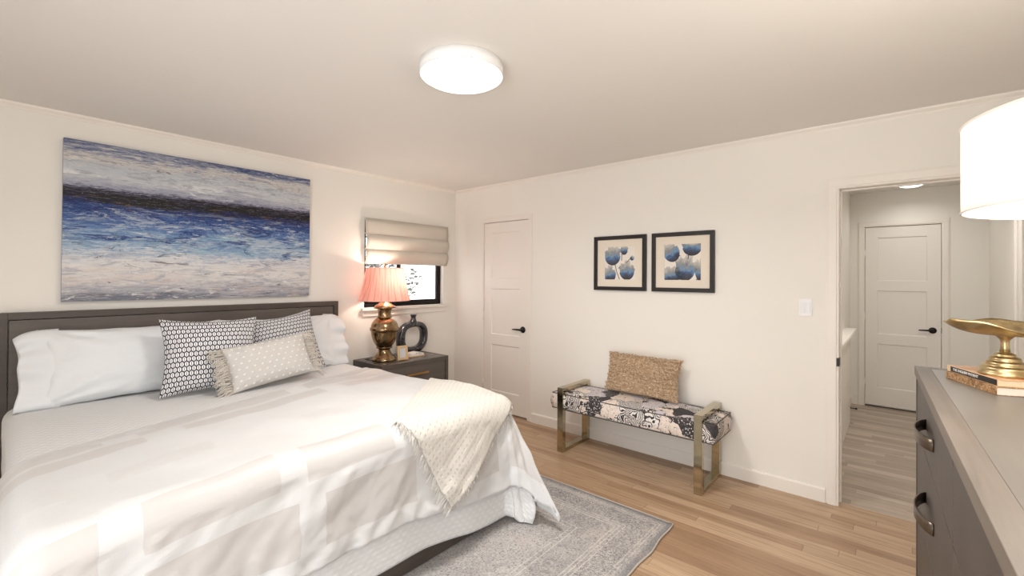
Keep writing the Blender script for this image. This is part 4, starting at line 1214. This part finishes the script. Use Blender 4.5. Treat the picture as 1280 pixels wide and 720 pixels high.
# ruffled jute pillow
def jute_mat():
    g = G('jute_ruffle'); v = g.coord(); n = g.noise(v, 70, 4, .7)
    return g.bsdf(g.ramp(n, [(.32, S8(140, 108, 78)), (.5, S8(192, 162, 130)), (.66, S8(228, 206, 178))]), .9, 0, g.bump(n, .6, .003))
M_jute = jute_mat()
jp = thing('ruffled_pillow', 'tan ruffled woven pillow leaning on the wall on the bench', 'throw pillow', (0, 0, 0))
lean = .26
jp.matrix_world = frame_mat(Vector((-.190, -2.375, .512)), (-.0, -1, 0), (math.sin(lean), 0, math.cos(lean)), -.01)
JW, JH, JT = .605, .315, .12
jfn = pillow_fn(JW, JH, JT, .07, .006, 3.3)
bm = pillow_bm(jfn, JW, JH, 36); bm.transform(Matrix.Translation((0, JH / 2, 0))); obj('pillow_cover', bm, M_jute, jp)
bm = bmesh.new(); rnd = random.Random(21)
rows, cols = 11, 60
for r in range(rows):
    for c in range(cols):
        u = (c + rnd.random()) / cols; v = (r + .4 + rnd.uniform(-.05, .05)) / rows
        v = clamp(v + .012 * math.sin(u * 9 + r), .01, .99)
        p = Vector(jfn(u, v, 1)) + Vector((0, JH / 2, 0))
        L = rnd.uniform(.012, .022); hgt = rnd.uniform(.018, .030); a = rnd.uniform(-.5, .5)
        Mx = Matrix.Translation(p) @ Matrix.Rotation(a, 4, 'Z') @ Matrix.Rotation(rnd.uniform(-1.0, -.5), 4, 'X')
        w = L / 2; q = []
        for k in range(4):
            xx = -w + L * k / 3; yy = .004 * math.sin(k * 2.1 + r)
            q += [Mx @ Vector((xx, yy - .0022, -.002)), Mx @ Vector((xx, yy - .0005, hgt)), Mx @ Vector((xx, yy + .0022, -.002))]
        fs = []
        for k in range(3):
            b_ = k * 3
            fs += [(b_, b_ + 3, b_ + 4, b_ + 1), (b_ + 1, b_ + 4, b_ + 5, b_ + 2)]
        add_raw(bm, q, fs)
for k in range(150):      # little loops round the seam
    t = k / 150; a, b = ring(t)
    p = Vector(jfn(a, b, 1)) + Vector((rnd.gauss(0, .003), JH / 2 + rnd.gauss(0, .003), rnd.gauss(0, .003)))
    add_tube(bm, [p + Vector((-.005, 0, 0)), p + Vector((0, .004, .004)), p + Vector((.005, 0, 0))], .003, 5)
obj('ruffles', bm, M_jute, jp)

# ------------------------------------------------------------------ dresser and what stands on it
DA = math.radians(1.75)
DZ, DWID, DDEP = 1.12, 1.93, .50
dr_ = thing('dresser', 'tall weathered grey brown dresser beside the doorway', 'dresser', (-1.289, -3.961, 0), rz=DA)
# local: x from 0 (end by the doorway) to -DWID, y from 0 (front face) to -DDEP
M_dres = wood_mat('weathered_wood', S8(92, 83, 76), S8(118, 108, 99), 0, .5, .8, S8(138, 128, 118))
M_dresv = wood_mat('weathered_front', S8(64, 58, 54), S8(78, 71, 67), 2, .5, .5, S8(92, 84, 79))
M_drestop = wood_mat('weathered_top', S8(106, 100, 95), S8(121, 115, 109), 0, .35, .5, S8(132, 126, 119))
M_pull = simple('bronze_pull', S8(104, 92, 80), .32, .75, var=.15)
bm = bmesh.new()
for lo, hi in (((-DWID, -.042, DZ - .032), (0, 0, DZ)), ((-DWID, -DDEP, DZ - .032), (0, -DDEP + .042, DZ)), ((-.040, -DDEP + .042, DZ - .032), (0, -.042, DZ)), ((-DWID, -DDEP + .042, DZ - .032), (-DWID + .04, -.042, DZ))): add_box(bm, lo, hi, .0012)
obj('top_border', bm, M_dres, dr_)
bm = B(((-DWID + .042, -DDEP + .044, DZ - .03), (-.0425, -.0421, DZ - .0004)), bev=.0004); obj('top_panel', bm, M_drestop, dr_)
bm = bmesh.new()
for lo, hi in (((-DWID + .003, -DDEP + .003, .09), (-DWID + .03, -.004, DZ - .032)), ((-.03, -DDEP + .003, .09), (-.003, -.004, DZ - .032)), ((-DWID + .03, -DDEP + .003, .09), (-.03, -DDEP + .02, DZ - .032)), ((-DWID + .03, -DDEP + .02, .09), (-.03, -.03, .12)), ((-.975, -DDEP + .02, .12), (-.955, -.03, DZ - .032))): add_box(bm, lo, hi, .002)
obj('carcass', bm, M_dresv, dr_)
for xs in (-DWID + .01, -.07):
    for ys in (-.07, -DDEP + .01):
        bm = B(((xs, ys, 0), (xs + .06, ys + .06, .09)), bev=.003); obj('leg', bm, M_dresv, dr_)
rows_ = ((.902, 1.086), (.646, .898), (.388, .642), (.124, .384))
for (xa, xb) in ((-.963, -.032), (-1.898, -.967)):
    for za, zb in rows_:
        bm = B(((xa + .002, -.028, za), (xb - .002, -.006, zb)), bev=.0015); dw = obj('drawer', bm, M_dresv, dr_)
        xc, zc = (xa + xb) / 2 + .005, (za + zb) / 2 + .003
        bm = bmesh.new()
        # arched strap pull: flat band bowed out from the face
        N = 16; band = []
        for k in range(N + 1):
            t = k / N; xx = xc - .115 + .23 * t; yy = -.006 + .004 + .030 * math.sin(PI * t) ** .7
            band.append((xx, yy))
        vs = []
        for xx, yy in band:
            vs += [(xx, yy, zc - .016), (xx, yy, zc + .016), (xx, yy - .004, zc + .016), (xx, yy - .004, zc - .016)]
        fs = [(0, 1, 2, 3), (N * 4 + 3, N * 4 + 2, N * 4 + 1, N * 4)]
        for k in range(N):
            for j in range(4):
                fs.append((k * 4 + j, k * 4 + (j + 1) % 4, k * 4 + 4 + (j + 1) % 4, k * 4 + 4 + j))
        add_raw(bm, vs, fs)
        hh = obj('drawer_pull', bm, M_pull, dw); hh['label'] = 'bowed bronze strap pull'

# books
def paper_mat(name, col):
    g = G(name); x, y, z = g.sep(g.coord()); n = g.noise(g.comb(x * .1, y * .1, z), 900, 2)
    return g.bsdf(g.mix(n, tuple(c * .82 for c in col[:3]) + (1,), col), .9)
BA = math.atan2(-.087, -.216)       # spine runs from the far end towards the camera
def book(name, label, base, L, W, T, cover, spine, pages, rz):
    """local x along the spine (away from far end), local +y... pages; spine on y=0 side facing the bed"""
    o = thing(name, label, 'book', base, rz)
    bm = bmesh.new(); add_box(bm, (.002, .002, .0012), (L - .002, W - .003, T - .0012)); pg = obj('page_block', bm, pages, o)
    bm = bmesh.new(); add_box(bm, (0, .0015, T - .0014), (L, W, T), .0003); add_box(bm, (0, .0015, 0), (L, W, .0014), .0003); obj('cover', bm, cover, o)
    bm = bmesh.new(); add_box(bm, (0, 0, 0), (L, .002, T), .0006); sp = obj('spine', bm, spine, o)
    return o, sp
g = G('collage_spine'); v_ = g.coord(); n_ = g.noise(v_, 45, 4, .7, 1.0); n2_ = g.noise(v_, 130, 3, .7)
M_coll = g.bsdf(g.mix(n2_.ss(.58, .66) * .9, g.ramp(n_, [(.3, S8(66, 58, 50)), (.45, S8(150, 108, 68)), (.55, S8(186, 150, 102)), (.68, S8(140, 84, 66))]), S8(236, 226, 208)), .5)
g = G('orange_cover'); n_ = g.noise(g.coord(), 14, 3, .6, 1.0)
M_tan = g.bsdf(g.ramp(n_, [(.35, S8(206, 132, 96)), (.55, S8(222, 184, 142)), (.7, S8(196, 140, 112))]), .45)
M_spineblk = simple('black_spine', S8(36, 33, 36), .4)
M_cream = simple('cream_cover', S8(226, 200, 160), .5)
M_pg1, M_pg2 = paper_mat('cream_pages', S8(228, 206, 176)), paper_mat('white_pages', S8(236, 228, 216))
b1_, _s = book('book', 'lower paperback with a mottled bronze spine, under the black spined one', (-1.495, -4.032, DZ + .0003), .234, .152, .0225, M_coll, M_coll, M_pg2, BA)
b2_, sp2 = book('book', 'paperback with a black spine and white title, on top under the brass dish', (-1.489, -4.036, DZ + .0232), .228, .150, .0185, M_tan, M_cream, M_pg1, BA + .02)
bm = bmesh.new(); add_box(bm, (.018, -.0006, .0012), (.222, .0002, .0172)); obj('spine_band', bm, M_spineblk, sp2)
Mt = Matrix.Translation((.030, -.0010, .0092)) @ Matrix.Rotation(PI / 2, 4, 'X')
text_mesh('spine_title', 'THE ENGLISH PATIENT', .0115, simple('title_white', S8(236, 232, 226), .5), sp2, Mt)

# brass pedestal dish
BZ = DZ + .0232 + .0187
di = thing('pedestal_dish', 'brass freeform pedestal dish standing on the two books', 'dish', (-1.600, -4.150, BZ), rz=0)
def gold_mat():
    g = G('hammered_brass'); v = g.coord(); n = g.noise(v, 22, 4, .6, .5)
    return g.bsdf(g.mix(n.ss(.3, .7), S8(176, 154, 112), S8(212, 194, 152)), n * .2 + .24, 1.0, g.bump(g.noise(v, 55, 4), .15, .004))
M_gold = gold_mat()
bm = bmesh.new()
add_lathe(bm, [(0.0, 0), (0.056, 0), (0.0576, 0.004), (0.0568, 0.01), (0.0528, 0.012), (0.052, 0.015), (0.0528, 0.02), (0.0496, 0.026), (0.0432, 0.028), (0.0424, 0.031), (0.0432, 0.035), (0.04, 0.04), (0.0336, 0.042), (0.0328, 0.045), (0.0336, 0.049), (0.0304, 0.053), (0.024, 0.055), (0.0232, 0.058), (0.0224, 0.062), (0.016, 0.066), (0.0096, 0.068), (0.0, 0.07)], 48, cap=False)
obj('foot', bm, M_gold, di)
bm = bmesh.new(); add_lathe(bm, [(.0, .066), (.0115, .066), (.0100, .080), (.0095, .095), (.011, .104), (.018, .112), (.026, .118), (.0, .120)], 28, cap=False)
obj('stem', bm, M_gold, di)
# the bowl: long axis across the photo, wavy lifted rim with a pinched tip
RX = Vector((math.sin(CAM_YAW), -math.cos(CAM_YAW)))
def bowl_pt(u, v):
    a = 2 * PI * u
    tip = math.exp(-((a - PI) / .22) ** 2)
    rim = 1 + .04 * math.sin(2 * a + .5) + .03 * math.sin(3 * a) + .07 * tip
    rx, ry = .148 * rim * v, .105 * (1 + .06 * math.sin(3 * a + 1)) * v
    lift = .116 + (.030 + .010 * math.sin(2 * a + 1.2) + .006 * math.sin(5 * a + 2) + .012 * tip + .012 * math.exp(-((a - PI / 2) / .6) ** 2) - .006 * math.exp(-((a - 1.5 * PI) / .7) ** 2)) * v ** 3.2
    lx, ly = rx * math.cos(a), ry * math.sin(a)
    return (RX.x * lx - RX.y * ly, RX.y * lx + RX.x * ly, lift)
bm = bmesh.new(); add_grid(bm, lambda u, v: bowl_pt(u, .001 + .999 * v), 96, 20); bmesh.ops.remove_doubles(bm, verts=bm.verts[:], dist=.0006)
bo = obj('bowl', bm, M_gold, di)
md = bo.modifiers.new('thickness', 'SOLIDIFY'); md.thickness = .005; md.offset = 1

# drum lamp on the dresser
dl = thing('table_lamp', 'lamp with a white drum shade on the dresser', 'table lamp', (-2.18, -4.25, DZ))
def drum_mat():
    g = G('white_drum_linen'); n = g.noise(g.mapping(g.coord(), (200, 200, 200)), 1, 3)
    g.bsdf(g.mix(n, S8(240, 236, 230), S8(250, 247, 242)), .85); p = g.p
    t = g.nt.nodes.new('ShaderNodeBsdfTranslucent'); t.inputs[0].default_value = S8(250, 244, 234)
    mx = g.nt.nodes.new('ShaderNodeMixShader'); mx.inputs[0].default_value = .42
    g.nt.links.new(p.outputs[0], mx.inputs[1]); g.nt.links.new(t.outputs[0], mx.inputs[2]); g.nt.links.new(mx.outputs[0], g.out.inputs[0])
    return g.m
M_drum = drum_mat()
bm = bmesh.new(); SR = .236
add_grid(bm, lambda u, v: (SR * math.cos(2 * PI * u), SR * math.sin(2 * PI * u), .46 + .18 * v), 96, 4); bmesh.ops.remove_doubles(bm, verts=bm.verts[:], dist=.0003)
do = obj('lamp_shade', bm, M_drum, dl)
md = do.modifiers.new('thickness', 'SOLIDIFY'); md.thickness = .0015
for z in (.461, .639):
    bm = bmesh.new(); add_tube(bm, [(SR * math.cos(2 * PI * k / 96), SR * math.sin(2 * PI * k / 96), z) for k in range(96)], .0025, 6, True)
    obj('shade_rim', bm, M_trim, do)
bm = bmesh.new(); add_lathe(bm, [(.0, 0), (.085, 0), (.085, .015), (.03, .03), (.02, .06), (.05, .12), (.065, .20), (.05, .28), (.02, .34), (.014, .36), (.012, .48), (.0, .48)], 40, cap=False)
obj('lamp_base', bm, M_gold, dl)
bm = bmesh.new(); 
for k in range(3):
    a = 2 * PI * k / 3 + .4; add_tube(bm, [(.01 * math.cos(a), .01 * math.sin(a), .478), (.235 * math.cos(a), .235 * math.sin(a), .485)], .002, 6)
obj('shade_spider', bm, M_brass, dl)
bm = bmesh.new(); add_lathe(bm, [(.0, .48), (.013, .48), (.014, .50), (.030, .525), (.030, .55), (.02, .575), (.0, .585)], 24, cap=False)
obj('bulb', bm, emit_mat('drum_bulb_glow', (1, .90, .76, 1), 8.0), dl)
d = bpy.data.lights.new('drum_lamp_glow', 'POINT'); d.energy = 15; d.color = (1, .93, .85); d.shadow_soft_size = .04
l = bpy.data.objects.new('drum_lamp_glow', d); COL.objects.link(l); l.parent = dl; l.location = (0, 0.05, .60)

# spring door stop on the hall baseboard
ds = thing('door_stop', 'small dark door stop at the foot of the hallway wall', 'door stop', (2.58, HL - .014, .045), rz=0)
bm = bmesh.new(); add_tube(bm, [(0, 0, 0), (.0, -.03, 0), (.0, -.065, 0)], [.009, .005, .005], 10); add_tube(bm, [(0, -.06, 0), (0, -.078, 0)], .009, 10)
obj('stop_rod', bm, M_black, ds)
